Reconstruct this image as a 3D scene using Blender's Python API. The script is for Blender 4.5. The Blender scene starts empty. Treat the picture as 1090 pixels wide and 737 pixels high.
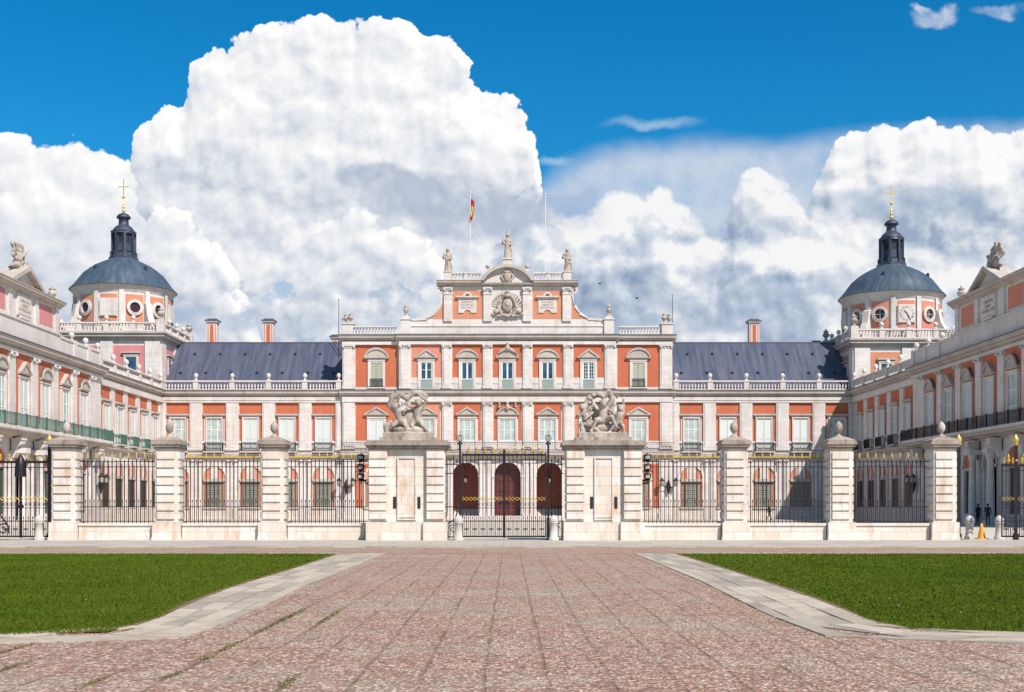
import bpy, math, random
import numpy as np
from mathutils import Vector, Matrix, noise as mnoise
random.seed(7)
R = math.radians
PI = math.pi
scene = bpy.context.scene
COL = scene.collection

# ------------------------------------------------------------------ metres from the survey of the photograph
EYE = 1.55
FP = 1311.0
SUN_E, SKY_V, CLOUD_K, EXPO = 5.0, 1.05, 8.2, .17
SC = 9.0                         # palace front, pixels per metre
YF = FP / SC                     # palace front plane  (145.7 m)
SG = 23.7
YG = FP / SG                     # railing plane (55.3 m)
def hz(y): return EYE + (539 - y) / SC
def hx(p): return (p - 540.15) / SC
def gz(y): return EYE + (539 - y) / SG
def gx(p): return (p - 536.6) / SG

# ------------------------------------------------------------------ materials
def mat(name):
    m = bpy.data.materials.new(name); m.use_nodes = True
    return m, m.node_tree, m.node_tree.nodes['Principled BSDF']
def N(nt, t, **k):
    n = nt.nodes.new(t)
    for a, b in k.items():
        setattr(n, a, b)
    return n
def pos(nt, sx=1, sy=1, sz=1):
    g = N(nt, 'ShaderNodeNewGeometry'); mp = N(nt, 'ShaderNodeVectorMath', operation='MULTIPLY')
    nt.links.new(g.outputs['Position'], mp.inputs[0]); mp.inputs[1].default_value = (sx, sy, sz)
    return mp.outputs[0]
def noise(nt, vec, scale, detail=4, rough=.55, dist=0.0):
    n = N(nt, 'ShaderNodeTexNoise'); n.inputs['Scale'].default_value = scale
    n.inputs['Detail'].default_value = detail; n.inputs['Roughness'].default_value = rough
    n.inputs['Distortion'].default_value = dist
    if vec: nt.links.new(vec, n.inputs['Vector'])
    return n.outputs['Fac']
def ramp(nt, fac, stops):
    r = N(nt, 'ShaderNodeValToRGB'); e = r.color_ramp.elements
    e[0].position = stops[0][0]; e[1].position = stops[-1][0]
    def c4(c): return (c, c, c, 1) if not hasattr(c, '__len__') else (*c, 1)
    e[0].color = c4(stops[0][1]); e[1].color = c4(stops[-1][1])
    for p, c in stops[1:-1]:
        x = e.new(p); x.color = c4(c)
    nt.links.new(fac, r.inputs[0]); return r.outputs[0]
def mix(nt, fac, a, b, mode='MIX'):
    m = N(nt, 'ShaderNodeMix', data_type='RGBA', blend_type=mode)
    for s, v in ((0, fac), (6, a), (7, b)):
        if hasattr(v, 'is_linked'): nt.links.new(v, m.inputs[s])
        elif s == 0: m.inputs[0].default_value = v
        else: m.inputs[s].default_value = (*v, 1)
    return m.outputs[2]
def math_(nt, op, a, b=None, clamp=False):
    m = N(nt, 'ShaderNodeMath', operation=op); m.use_clamp = clamp
    for i, v in enumerate((a, b)):
        if v is None: continue
        if hasattr(v, 'is_linked'): nt.links.new(v, m.inputs[i])
        else: m.inputs[i].default_value = v
    return m.outputs[0]
def bump(nt, b, h, strength=.3, dist=.05):
    n = N(nt, 'ShaderNodeBump'); n.inputs['Strength'].default_value = strength; n.inputs['Distance'].default_value = dist
    nt.links.new(h, n.inputs['Height']); nt.links.new(n.outputs[0], b.inputs['Normal'])

def stone(name, c1, c2, stain, stain_amt=.35, joints=True, jw=1.1, jh=.55, bs=.25, nscale=1.0, block=(.88, .86, .84)):
    m, nt, b = mat(name)
    p = pos(nt)
    big = noise(nt, p, .45 * nscale, 5, .6)
    col = mix(nt, ramp(nt, big, [(.35, 0.0), (.65, 1.0)]), c1, c2)
    st = noise(nt, pos(nt, 1.3 * nscale, 1.3 * nscale, .35 * nscale), 1.0, 6, .62)
    col = mix(nt, math_(nt, 'MULTIPLY', ramp(nt, st, [(.52, 0.0), (.72, 1.0)]), stain_amt), col, stain)
    fine = noise(nt, p, 9, 5, .7)
    col = mix(nt, .35, col, ramp(nt, fine, [(.25, .55), (.75, 1.0)]), 'MULTIPLY')
    if joints:
        g = N(nt, 'ShaderNodeNewGeometry'); s = N(nt, 'ShaderNodeSeparateXYZ'); nt.links.new(g.outputs['Position'], s.inputs[0])
        u = math_(nt, 'ADD', s.outputs[0], s.outputs[1]); c = N(nt, 'ShaderNodeCombineXYZ')
        nt.links.new(u, c.inputs[0]); nt.links.new(s.outputs[2], c.inputs[1])
        br = N(nt, 'ShaderNodeTexBrick'); nt.links.new(c.outputs[0], br.inputs['Vector'])
        br.inputs['Scale'].default_value = 1; br.inputs['Brick Width'].default_value = jw; br.inputs['Row Height'].default_value = jh
        br.inputs['Mortar Size'].default_value = .012; br.inputs['Color1'].default_value = (1, 1, 1, 1)
        br.inputs['Color2'].default_value = (*block, 1); br.inputs['Mortar'].default_value = (.62, .58, .55, 1)
        col = mix(nt, .75, col, br.outputs['Color'], 'MULTIPLY')
    nt.links.new(col, b.inputs['Base Color']); b.inputs['Roughness'].default_value = .85
    bump(nt, b, fine, bs, .03)
    return m
def plaster(name, c1, c2, wear=(.75, .6, .5)):
    m, nt, b = mat(name)
    p = pos(nt)
    col = mix(nt, ramp(nt, noise(nt, p, .5, 5, .65), [(.3, 0.0), (.7, 1.0)]), c1, c2)
    w = noise(nt, pos(nt, .9, .9, .5), 1.7, 7, .68)
    col = mix(nt, math_(nt, 'MULTIPLY', ramp(nt, w, [(.56, 0.0), (.75, 1.0)]), .35), col, wear)
    nt.links.new(col, b.inputs['Base Color']); b.inputs['Roughness'].default_value = .9
    bump(nt, b, noise(nt, p, 14, 4), .15, .02)
    return m
def plain(name, c, rough=.5, metal=0.0, var=.2, scale=6):
    m, nt, b = mat(name)
    col = mix(nt, ramp(nt, noise(nt, pos(nt), scale, 4), [(.3, 0.0), (.7, 1.0)]), tuple(x * (1 - var) for x in c), tuple(min(1, x * (1 + var)) for x in c))
    nt.links.new(col, b.inputs['Base Color']); b.inputs['Roughness'].default_value = rough; b.inputs['Metallic'].default_value = metal
    return m

M = {}
M['stone'] = stone('limestone', (.80, .735, .70), (.71, .635, .60), (.58, .38, .30), .6)
M['trim'] = stone('carved_limestone', (.75, .675, .635), (.65, .565, .525), (.50, .40, .33), .5, joints=False)
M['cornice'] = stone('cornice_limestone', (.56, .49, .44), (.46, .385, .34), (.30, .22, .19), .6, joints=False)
M['gstone'] = stone('gate_limestone', (.84, .785, .735), (.76, .68, .61), (.60, .34, .21), .75, joints=True, jw=1.15, jh=.41, nscale=1.6, block=(.96, .85, .76))
M['cap'] = stone('weathered_cap_stone', (.46, .365, .30), (.33, .25, .21), (.13, .10, .09), .85, joints=False, bs=.6, nscale=3)
M['statue'] = stone('statue_stone', (.60, .50, .43), (.36, .285, .24), (.11, .085, .075), .85, joints=False, bs=.6, nscale=3)
M['orange'] = plaster('orange_plaster', (.56, .150, .070), (.47, .122, .060), (.68, .34, .22))
M['pale_orange'] = plaster('faded_orange_plaster', (.63, .255, .145), (.56, .22, .125), (.75, .4, .3))
M['salmon'] = plaster('salmon_plaster', (.66, .235, .16), (.60, .21, .15), (.72, .4, .33))
M['pink'] = plaster('pink_plaster', (.64, .24, .235), (.56, .20, .21), (.7, .4, .4))
M['interior'] = plaster('red_interior_plaster', (.52, .15, .09), (.44, .12, .075))
M['iron'] = plain('black_iron', (.022, .014, .02), .45, .3)
M['green_iron'] = plain('green_painted_iron', (.05, .13, .10), .5)
M['gold'] = plain('gilded_metal', (.85, .52, .10), .35, .55)
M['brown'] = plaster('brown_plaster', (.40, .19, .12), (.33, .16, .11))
M['curtain'] = plain('pale_curtain', (.42, .47, .45), .7, 0, .25, 1.5)
M['cream'] = plain('cream_shutter_paint', (.70, .71, .68), .55, 0, .06)
M['grey_shutter'] = plain('grey_shutter_paint', (.44, .43, .35), .6, 0, .12)
M['green_shutter'] = plain('green_grey_shutter_paint', (.27, .32, .285), .6, 0, .12)
M['dark_green'] = plain('dark_green_paint', (.045, .07, .05), .5)
M['sash'] = plain('white_sash_paint', (.78, .77, .74), .5, 0, .05)
M['wood'] = plain('dark_red_wood', (.12, .022, .018), .5, 0, .35, 3)
M['ochre'] = plain('ochre_moulding', (.62, .42, .12), .8)
M['white_paint'] = plain('white_painted_metal', (.8, .8, .8), .4, 0, .03)
M['bollard'] = stone('bollard_stone', (.66, .61, .56), (.55, .49, .44), (.5, .42, .36), .4, joints=False)
M['cone'] = plain('orange_cone_plastic', (.85, .32, .02), .45, 0, .08)
M['cloth'] = plain('black_clothing', (.012, .011, .014), .9)
M['cloth2'] = plain('navy_clothing', (.02, .025, .045), .9)
M['skin'] = plain('skin', (.5, .28, .2), .6, 0, .05)
M['hair'] = plain('dark_hair', (.02, .014, .01), .7)
M['oculus_dark'] = plain('maroon_glass', (.05, .016, .022), .25)
M['soil'] = plain('lawn_edge_soil', (.20, .11, .06), .95, 0, .4, 8)
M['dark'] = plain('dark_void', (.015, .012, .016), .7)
M['lead'] = plain('lead_flashing', (.10, .095, .11), .6)
def glass():
    m, nt, b = mat('window_glass')
    col = ramp(nt, noise(nt, pos(nt, .5, .5, .8), 1.5, 2), [(.3, (.015, .03, .06)), (.7, (.05, .10, .16))])
    nt.links.new(col, b.inputs['Base Color']); b.inputs['Roughness'].default_value = .12; b.inputs['IOR'].default_value = 1.5
    return m
M['glass'] = glass()
def lampglass():
    m, nt, b = mat('lamp_glass'); b.inputs['Base Color'].default_value = (.35, .33, .28, 1); b.inputs['Roughness'].default_value = .15
    return m
M['lamp'] = lampglass()
def flagm():
    m, nt, b = mat('flag_cloth')
    tc = N(nt, 'ShaderNodeTexCoord'); s = N(nt, 'ShaderNodeSeparateXYZ'); nt.links.new(tc.outputs['UV'], s.inputs[0])
    r = N(nt, 'ShaderNodeValToRGB'); r.color_ramp.interpolation = 'CONSTANT'
    e = r.color_ramp.elements; e[0].color = (.65, .01, .02, 1); e[1].position = .27; e[1].color = (.85, .55, .02, 1)
    x = e.new(.73); x.color = (.65, .01, .02, 1)
    nt.links.new(s.outputs[1], r.inputs[0]); nt.links.new(r.outputs[0], b.inputs['Base Color']); b.inputs['Roughness'].default_value = .9
    return m
M['flag'] = flagm()
def slate():
    m, nt, b = mat('slate_roof')
    p = pos(nt)
    col = ramp(nt, noise(nt, pos(nt, 2.2, .2, .2), 1.0, 5, .6), [(.25, (.052, .058, .094)), (.45, (.075, .084, .130)), (.6, (.108, .115, .162)), (.75, (.150, .130, .15))])
    g = N(nt, 'ShaderNodeNewGeometry'); s = N(nt, 'ShaderNodeSeparateXYZ'); nt.links.new(g.outputs['Position'], s.inputs[0])
    c = N(nt, 'ShaderNodeCombineXYZ'); nt.links.new(s.outputs[0], c.inputs[0]); nt.links.new(s.outputs[2], c.inputs[1])
    br = N(nt, 'ShaderNodeTexBrick'); nt.links.new(c.outputs[0], br.inputs['Vector']); br.inputs['Scale'].default_value = 1
    br.inputs['Brick Width'].default_value = .3; br.inputs['Row Height'].default_value = .22; br.inputs['Mortar Size'].default_value = .012
    br.inputs['Color1'].default_value = (1, 1, 1, 1); br.inputs['Color2'].default_value = (.86, .86, .88, 1); br.inputs['Mortar'].default_value = (.6, .6, .6, 1)
    col = mix(nt, .8, col, br.outputs['Color'], 'MULTIPLY')
    nt.links.new(col, b.inputs['Base Color']); b.inputs['Roughness'].default_value = .45
    bump(nt, b, br.outputs['Fac'], .3, .03)
    return m
M['slate'] = slate()
def domem():
    m, nt, b = mat('dome_lead')
    tc = N(nt, 'ShaderNodeTexCoord'); s = N(nt, 'ShaderNodeSeparateXYZ'); nt.links.new(tc.outputs['Object'], s.inputs[0])
    a = math_(nt, 'ARCTAN2', s.outputs[0], s.outputs[1])
    c = N(nt, 'ShaderNodeCombineXYZ'); nt.links.new(math_(nt, 'MULTIPLY', a, 3.2), c.inputs[0]); nt.links.new(math_(nt, 'MULTIPLY', s.outputs[2], .18), c.inputs[1])
    streak = noise(nt, c.outputs[0], 2.6, 6, .7)
    col = ramp(nt, streak, [(.3, (.040, .062, .095)), (.55, (.072, .105, .145)), (.75, (.17, .20, .235))])
    seam = ramp(nt, math_(nt, 'FRACT', math_(nt, 'MULTIPLY', a, 36 / (2 * PI))), [(0, .6), (.06, .95), (.94, .95), (1, .6)])
    col = mix(nt, 1, col, seam, 'MULTIPLY')
    nt.links.new(col, b.inputs['Base Color']); b.inputs['Roughness'].default_value = .5; b.inputs['Metallic'].default_value = .1
    bump(nt, b, seam, .3, .05)
    return m
M['dome'] = domem()
M['lantern'] = plain('lantern_lead', (.045, .055, .085), .5, .1, .3, 2)

# ------------------------------------------------------------------ mesh builder
class MB:
    def __init__(s): s.v = []; s.f = []; s.m = []; s.sm = []
    def add(s, vs, fs, m=0, smooth=False):
        o = len(s.v); s.v += [tuple(v) for v in vs]
        for f in fs:
            s.f.append([i + o for i in f]); s.m.append(m); s.sm.append(smooth)
        return s
    def box(s, x0, x1, y0, y1, z0, z1, m=0):
        if x0 > x1: x0, x1 = x1, x0
        v = [(x0, y0, z0), (x1, y0, z0), (x1, y1, z0), (x0, y1, z0), (x0, y0, z1), (x1, y0, z1), (x1, y1, z1), (x0, y1, z1)]
        return s.add(v, [(0, 3, 2, 1), (4, 5, 6, 7), (0, 1, 5, 4), (1, 2, 6, 5), (2, 3, 7, 6), (3, 0, 4, 7)], m)
    def prism(s, poly, y0, y1, m=0):          # poly in (x, z), counter-clockwise seen from the front (-y)
        n = len(poly)
        a = sum(poly[i][0] * poly[(i + 1) % n][1] - poly[(i + 1) % n][0] * poly[i][1] for i in range(n))
        if a < 0: poly = poly[::-1]
        v = [(x, y0, z) for x, z in poly] + [(x, y1, z) for x, z in poly]
        f = [tuple(range(n)), tuple(range(2 * n - 1, n - 1, -1))]
        f += [(i, i + n, (i + 1) % n + n, (i + 1) % n) for i in range(n)]
        return s.add(v, f, m)
    def moulding(s, x0, x1, prof, m=0, caps=True):   # prof: (y, z) outline swept along x
        n = len(prof); v = [(x0, y, z) for y, z in prof] + [(x1, y, z) for y, z in prof]
        f = [(i, (i + 1) % n, (i + 1) % n + n, i + n) for i in range(n)]
        f += [tuple(range(n - 1, -1, -1)), tuple(range(n, 2 * n))]
        return s.add(v, f, m)
    def lathe(s, prof, n=12, c=(0, 0, 0), m=0, smooth=True, a0=0.0):
        v = []; f = []
        for r, z in prof:
            for k in range(n):
                a = a0 + 2 * PI * k / n; v.append((c[0] + r * math.cos(a), c[1] + r * math.sin(a), c[2] + z))
        for j in range(len(prof) - 1):
            for k in range(n):
                f.append((j * n + k, j * n + (k + 1) % n, (j + 1) * n + (k + 1) % n, (j + 1) * n + k))
        s.add(v, f, m, smooth)
        if prof[0][0] > 1e-4: s.add(v[:n], [tuple(range(n - 1, -1, -1))], m)
        if prof[-1][0] > 1e-4: s.add(v[-n:], [tuple(range(n))], m)
        return s
    def tube(s, p0, p1, r0, r1=None, n=8, m=0):
        r1 = r0 if r1 is None else r1
        p0 = Vector(p0); p1 = Vector(p1); d = (p1 - p0)
        q = d.to_track_quat('Z', 'Y'); L = d.length; v = []
        for r, z in ((r0, 0), (r1, L)):
            for k in range(n):
                a = 2 * PI * k / n; v.append(p0 + q @ Vector((r * math.cos(a), r * math.sin(a), z)))
        f = [(k, (k + 1) % n, n + (k + 1) % n, n + k) for k in range(n)]
        f += [tuple(range(n - 1, -1, -1)), tuple(range(n, 2 * n))]
        return s.add(v, f, m)
    def path(s, pts, r, n=6, m=0):
        for a, b in zip(pts, pts[1:]): s.tube(a, b, r, r, n, m)
        return s
    def ball(s, c, r, n=10, m=0, sc=(1, 1, 1)):
        k = max(4, n // 2); prof = [(max(1e-5, r * math.sin(PI * i / k)) * sc[0], -r * math.cos(PI * i / k) * sc[2]) for i in range(k + 1)]
        return s.lathe(prof, n, c, m)
    def ring(s, cx, cz, r, t, y, n=24, a0=0.0, a1=2 * PI, m=0, depth=.1, rx=1.0):   # flat ring facing -y
        closed = abs(a1 - a0 - 2 * PI) < 1e-6; k = n if closed else n + 1
        v = []
        for i in range(k):
            a = a0 + (a1 - a0) * i / n
            for rr in (r, r + t):
                for yy in (y - depth, y): v.append((cx + rx * rr * math.cos(a), yy, cz + rr * math.sin(a)))
        f = []
        for i in range(n if closed else n):
            j = (i + 1) % k; a, b = 4 * i, 4 * j
            f += [(a, b, b + 2, a + 2), (a + 1, a + 3, b + 3, b + 1), (a, a + 1, b + 1, b), (a + 2, b + 2, b + 3, a + 3)]
        if not closed: f += [(0, 2, 3, 1), (4 * n, 4 * n + 1, 4 * n + 3, 4 * n + 2)]
        return s.add(v, f, m)
    def mesh(s, name, mats):
        me = bpy.data.meshes.new(name); me.from_pydata(s.v, [], s.f)
        for m in (mats if isinstance(mats, (list, tuple)) else [mats]): me.materials.append(M[m] if isinstance(m, str) else m)
        me.polygons.foreach_set('material_index', s.m); me.polygons.foreach_set('use_smooth', s.sm)
        me.update(); return me

def link(name, me, parent=None, loc=(0, 0, 0), rz=0.0, scale=(1, 1, 1)):
    o = bpy.data.objects.new(name, me); COL.objects.link(o); o.location = loc; o.rotation_euler = (0, 0, rz); o.scale = scale
    if parent: o.parent = parent
    return o
def part(name, mb, mats, parent, loc=(0, 0, 0), rz=0.0, label=None):
    o = link(name, mb.mesh(name, mats), parent, loc, rz)
    if label: o['label'] = label
    return o
def thing(name, label, cat, loc=(0, 0, 0), rz=0.0, group=None):
    o = link(name, None, None, loc, rz); tag(o, label, cat, group); return o
def tag(o, label=None, cat=None, group=None, kind=None):
    for k, v in (('label', label), ('category', cat), ('group', group), ('kind', kind)):
        if v: o[k] = v
    return o
CACHE = {}
def cached(key, fn):
    if key not in CACHE: CACHE[key] = fn()
    return CACHE[key]
def copy_tree(o, parent=None):
    c = o.copy(); COL.objects.link(c); c.parent = parent
    for ch in list(o.children): copy_tree(ch, c)
    return c
def relabel(o, label):
    o['label'] = label; return o

# ---- organic shapes: capsules and ellipsoids fused by a voxel remesh
def fuse(name, caps, mats, voxel=.05, smooth=4, pick=None):
    mb = MB()
    for c in caps:
        if c[0] == 'e':                                  # ellipsoid  ('e', centre, (rx,ry,rz))
            _, p, r = c; n = 12; k = 8; v = []; f = []
            for i in range(k + 1):
                for j in range(n):
                    a = 2 * PI * j / n; t = PI * i / k; q = max(1e-3, math.sin(t))
                    v.append((p[0] + r[0] * q * math.cos(a), p[1] + r[1] * q * math.sin(a), p[2] - r[2] * math.cos(t)))
            for i in range(k):
                for j in range(n): f.append((i * n + j, i * n + (j + 1) % n, (i + 1) * n + (j + 1) % n, (i + 1) * n + j))
            f += [tuple(range(n - 1, -1, -1)), tuple(range(k * n, k * n + n))]
            mb.add(v, f)
        elif c[0] == 'b':
            mb.box(*c[1:])
        else:
            p0, r0, p1, r1 = c
            mb.tube(p0, p1, r0, r1, 10); mb.ball(p0, r0, 10); mb.ball(p1, r1, 10)
    me = mb.mesh('tmp', [])
    o = bpy.data.objects.new('tmp', me); COL.objects.link(o)
    r = o.modifiers.new('r', 'REMESH'); r.mode = 'VOXEL'; r.voxel_size = voxel; r.use_smooth_shade = True
    if smooth:
        s = o.modifiers.new('s', 'SMOOTH'); s.factor = .5; s.iterations = smooth
    dg = bpy.context.evaluated_depsgraph_get()
    out = bpy.data.meshes.new_from_object(o.evaluated_get(dg)); out.name = name
    bpy.data.objects.remove(o)
    out.materials.clear()
    for m in mats: out.materials.append(M[m])
    idx = np.zeros(len(out.polygons), dtype=np.int32)
    if pick:
        idx = np.array([pick(p.center) for p in out.polygons], dtype=np.int32)
    out.polygons.foreach_set('material_index', idx); out.polygons.foreach_set('use_smooth', np.ones(len(out.polygons), dtype=bool))
    return out
def text_mesh(name, body, size, depth=.02, align='CENTER'):
    cu = bpy.data.curves.new('t', 'FONT'); cu.body = body; cu.size = size; cu.extrude = depth; cu.align_x = align; cu.align_y = 'CENTER'; cu.space_line = 1.05
    o = bpy.data.objects.new('t', cu); COL.objects.link(o)
    dg = bpy.context.evaluated_depsgraph_get(); me = bpy.data.meshes.new_from_object(o.evaluated_get(dg)); me.name = name
    bpy.data.objects.remove(o)
    me.transform(Matrix.Rotation(PI / 2, 4, 'X')); return me

# ------------------------------------------------------------------ shared architectural pieces
BAL = [(.09, 0), (.09, .06), (.05, .10), (.11, .28), (.10, .36), (.05, .58), (.08, .64), (.08, .70)]
def balustrade(mb, x0, x1, y, z, h=1.15, posts=(), pw=.62, step=.36, rail=True, d=.2):
    """stone balustrade along x; posts are x positions"""
    mb.box(x0, x1, y - d, y + d, z, z + .16); mb.box(x0, x1, y - d - .05, y + d + .05, z + h - .17, z + h)
    n = max(2, int((x1 - x0) / step)); k = (h - .33) / .70
    for i in range(n):
        x = x0 + (i + .5) * (x1 - x0) / n
        if any(abs(x - p) < pw / 2 + .08 for p in posts): continue
        mb.lathe([(r * 1.05, zz * k) for r, zz in BAL], 6, (x, y, z + .16))
    for p in posts:
        mb.box(p - pw / 2, p + pw / 2, y - d - .04, y + d + .04, z - .01, z + h - .171); mb.box(p - pw / 2 - .06, p + pw / 2 + .06, y - d - .1, y + d + .1, z + h - .17, z + h + .03)
def ball_finial():
    return cached('ballfin', lambda: MB().lathe([(.2, 0), (.2, .08), (.1, .14), (.1, .22), (.24, .34), (.29, .5), (.24, .66), (.12, .76), (.02, .8)], 12, m=0).mesh('ball_finial', 'trim'))
def urn_finial():
    return cached('urnfin', lambda: MB().lathe([(.42, 0), (.42, .12), (.2, .2), (.16, .42), (.3, .52), (.5, .8), (.52, 1.0), (.36, 1.12), (.3, 1.3), (.42, 1.38), (.40, 1.46), (.14, 1.6), (.12, 1.75), (.02, 1.85)], 14).mesh('urn', 'statue'))
def cornice_prof(z0, z1, out, y=0.0, back=.2):
    h = z1 - z0
    return [(y + back, z0), (y - out * .15, z0), (y - out * .2, z0 + h * .2), (y - out * .45, z0 + h * .3), (y - out * .55, z0 + h * .5),
            (y - out * .9, z0 + h * .56), (y - out * .9, z0 + h * .8), (y - out, z0 + h * .9), (y - out, z0 + h), (y + back, z0 + h)]
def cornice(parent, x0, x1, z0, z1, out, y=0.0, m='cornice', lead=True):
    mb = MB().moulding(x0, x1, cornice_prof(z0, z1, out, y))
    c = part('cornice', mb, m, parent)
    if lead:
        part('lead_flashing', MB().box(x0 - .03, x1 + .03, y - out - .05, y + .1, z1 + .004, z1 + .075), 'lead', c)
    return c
def pediment_mesh(kind, w, h):
    def f():
        mb = MB()
        mb.moulding(-w / 2, w / 2, [(.05, 0), (-.15, 0), (-.22, .08), (-.33, .12), (-.33, .20), (.05, .20)])
        if kind == 'tri':
            mb.prism([(-w / 2 + .12, .2), (w / 2 - .12, .2), (0, h - .14)], -.2, .05)
            for s in (-1, 1):
                a = (s * w / 2, .201); b = (0, h); mb.prism([a, (s * (w / 2 - .3), .201), (0, h - .22), b], -.33, .03)
        else:
            n = 14; R0 = ((w / 2) ** 2 + (h - .2) ** 2) / (2 * (h - .2)); cz = h - R0; a0 = math.asin(min(1, (w / 2) / R0))
            arc = [(R0 * math.sin(-a0 + 2 * a0 * i / n), cz + R0 * math.cos(-a0 + 2 * a0 * i / n)) for i in range(n + 1)]
            arc = [(x, max(z, .201)) for x, z in arc]
            mb.prism(arc, -.2, .05)
            for i in range(n):
                p, q = arc[i], arc[i + 1]; k = 1 - .2 / (h)
                pi = (p[0] * .9, .201 + (p[1] - .201) * k * .92); qi = (q[0] * .9, .201 + (q[1] - .201) * k * .92)
                mb.prism([p, q, qi, pi], -.33, .03)
        return mb.mesh('pediment', 'cornice')
    return cached(('ped', kind, w, h), f)
def surround_mesh(w, h, t=.3, sill=True, m='trim', y=-.12):
    def f():
        mb = MB()
        for s in (-1, 1):
            mb.box(s * w / 2, s * (w / 2 + t), y, .03, -.02, h)
            mb.box(s * w / 2 + s * .0 + s * .1, s * (w / 2 + t) - s * .0 + s * .045, y - .05, y + .02, .1, h + .03)
        mb.box(-w / 2 - t, w / 2 + t, y, .03, h, h + t); mb.box(-w / 2 - t - .07, w / 2 + t + .07, y - .06, .02, h + t - .1, h + t + .05)
        if sill: mb.box(-w / 2 - t - .1, w / 2 + t + .1, y - .1, .02, -.16, -.021)
        return mb.mesh('window_surround', m)
    return cached(('sur', w, h, t, sill, m), f)
def leaf_mesh(kind, w, h):
    """shutters or sashes filling a w x h opening, origin at bottom centre, front at -y"""
    def f():
        mb = MB()
        if kind in ('cream', 'grey_shutter', 'green_shutter', 'dark_green'):
            for s in (-1, 1):
                x0, x1 = (.015, w / 2) if s > 0 else (-w / 2, -.015)
                mb.box(x0, x0 + .07, -.07, 0, 0, h); mb.box(x1 - .07, x1, -.07, 0, 0, h)
                for zz in (0, h * .36, h - .09): mb.box(x0 + .07, x1 - .07, -.068, -.002, zz, zz + .09)
                n = int(h / .11)
                for i in range(n):
                    z = i * h / n + .02
                    mb.add([(x0 + .071, -.055, z), (x1 - .071, -.055, z), (x1 - .071, -.02, z + .1), (x0 + .071, -.02, z + .1)], [(0, 1, 2, 3)])
                mb.box(x0 + .07, x1 - .07, -.015, -.005, .05, h - .05, 1)
            return mb.mesh('shutter', [kind, kind if kind == 'cream' else 'dark'])
        if kind == 'pale':
            for s in (-1, 0, 1, 2): mb.box((s - .5) * w * .46 - .045, (s - .5) * w * .46 + .045, -.05, 0, 0, h)
            for zz in (0, h * .3, h * .64, h - .08): mb.box(-w / 2, w / 2, -.045, -.005, zz, zz + .08)
            return mb.mesh('sash', 'sash')
        # sashes: white frames, glass behind, optional green panel in the lower part
        lo = h * .0
        for s in (-1, 1):
            x0, x1 = (.005, w / 2) if s > 0 else (-w / 2, -.005)
            mb.box(x0, x0 + .09, -.06, 0, lo, h); mb.box(x1 - .09, x1, -.06, 0, lo, h)
            for zz in (lo, h - .1): mb.box(x0 + .09, x1 - .09, -.058, -.002, zz, zz + .1)
            if kind == 'grid':
                xm = (x0 + x1) / 2; mb.box(xm - .02, xm + .02, -.05, -.005, lo + .1, h - .1)
                for i in range(1, 5): zz = lo + i * (h - lo) / 5; mb.box(x0 + .09, xm - .021, -.049, -.006, zz - .02, zz + .02); mb.box(xm + .021, x1 - .09, -.049, -.006, zz - .02, zz + .02)
            elif kind == 'curtain':
                zz = lo + (h - lo) * .55; mb.box(x0 + .09, x1 - .09, -.05, -.005, zz, zz + .05)
                mb.box(x0 + .12, x1 - .3, -.012, -.008, lo + .1, h - .1, 0)
        return mb.mesh('sash', 'sash')
    return cached(('leaf', kind, w, h), f)
def pane_mesh(w, h, m='glass'): return cached(('pane', w, h, m), lambda: MB().box(-w / 2 + .01, w / 2 - .01, -.004, .004, .05, h - .03).mesh('pane', m))
def railing_mesh(w, d, h, m, step=.13):
    def f():
        mb = MB(); r = .018
        for z in (.06, h): mb.box(-w / 2, w / 2, -d - .025, -d + .025, z - .025, z + .025)
        for s in (-1, 1):
            for z in (.06, h): mb.box(s * w / 2 - .025, s * w / 2 + .025, -d + .026, 0, z - .024, z + .024)
            k = max(1, int(d / step))
            for i in range(k): y = -d + (i + .5) * d / k; mb.box(s * w / 2 - r, s * w / 2 + r, y - r, y + r, .085, h - .026)
        n = max(2, int(w / step))
        for i in range(n + 1): x = -w / 2 + i * w / n; mb.box(x - r, x + r, -d - r, -d + r, .0 if i % 4 == 0 else .085, h - .026)
        return mb.mesh('railing', m)
    return cached(('rail', w, d, h, m, step), f)
def window(parent, x, y, z, w, h, leaf, ped=None, pw=2.8, ph=1.1, pz=.45, t=.3, sm='trim', label=None, panel=None):
    s = link('window', surround_mesh(w, h, t, True, sm), parent, (x, y, z))
    lz = 0
    if panel:                                              # iron-backed lower panel
        link('lower_panel', cached(('lp', w, panel), lambda: MB().box(-w / 2, w / 2, -.09, 0, 0, panel).box(-w / 2, w / 2, -.12, -.08, panel - .05, panel + .02).mesh('lower_panel', 'green_shutter')), s, (0, 0, 0))
        lz = panel + .02
    if leaf == 'pale':
        link('sash', leaf_mesh(leaf, w, round(h - lz, 3)), s, (0, 0, lz)); link('curtain', pane_mesh(w, round(h - lz, 3), 'curtain'), s, (0, -.012, lz))
    elif leaf in ('glass', 'grid', 'curtain'):
        link('sash', leaf_mesh(leaf, w, round(h - lz, 3)), s, (0, 0, lz)); link('pane', pane_mesh(w, round(h - lz, 3)), s, (0, -.012, lz))
    else:
        link('shutter', leaf_mesh(leaf, w, round(h - lz, 3)), s, (0, -.005, lz))
    if ped: link('pediment', pediment_mesh(ped, pw, ph), s, (0, -.02, h + pz))
    if label: s['label'] = label
    return s
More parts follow.
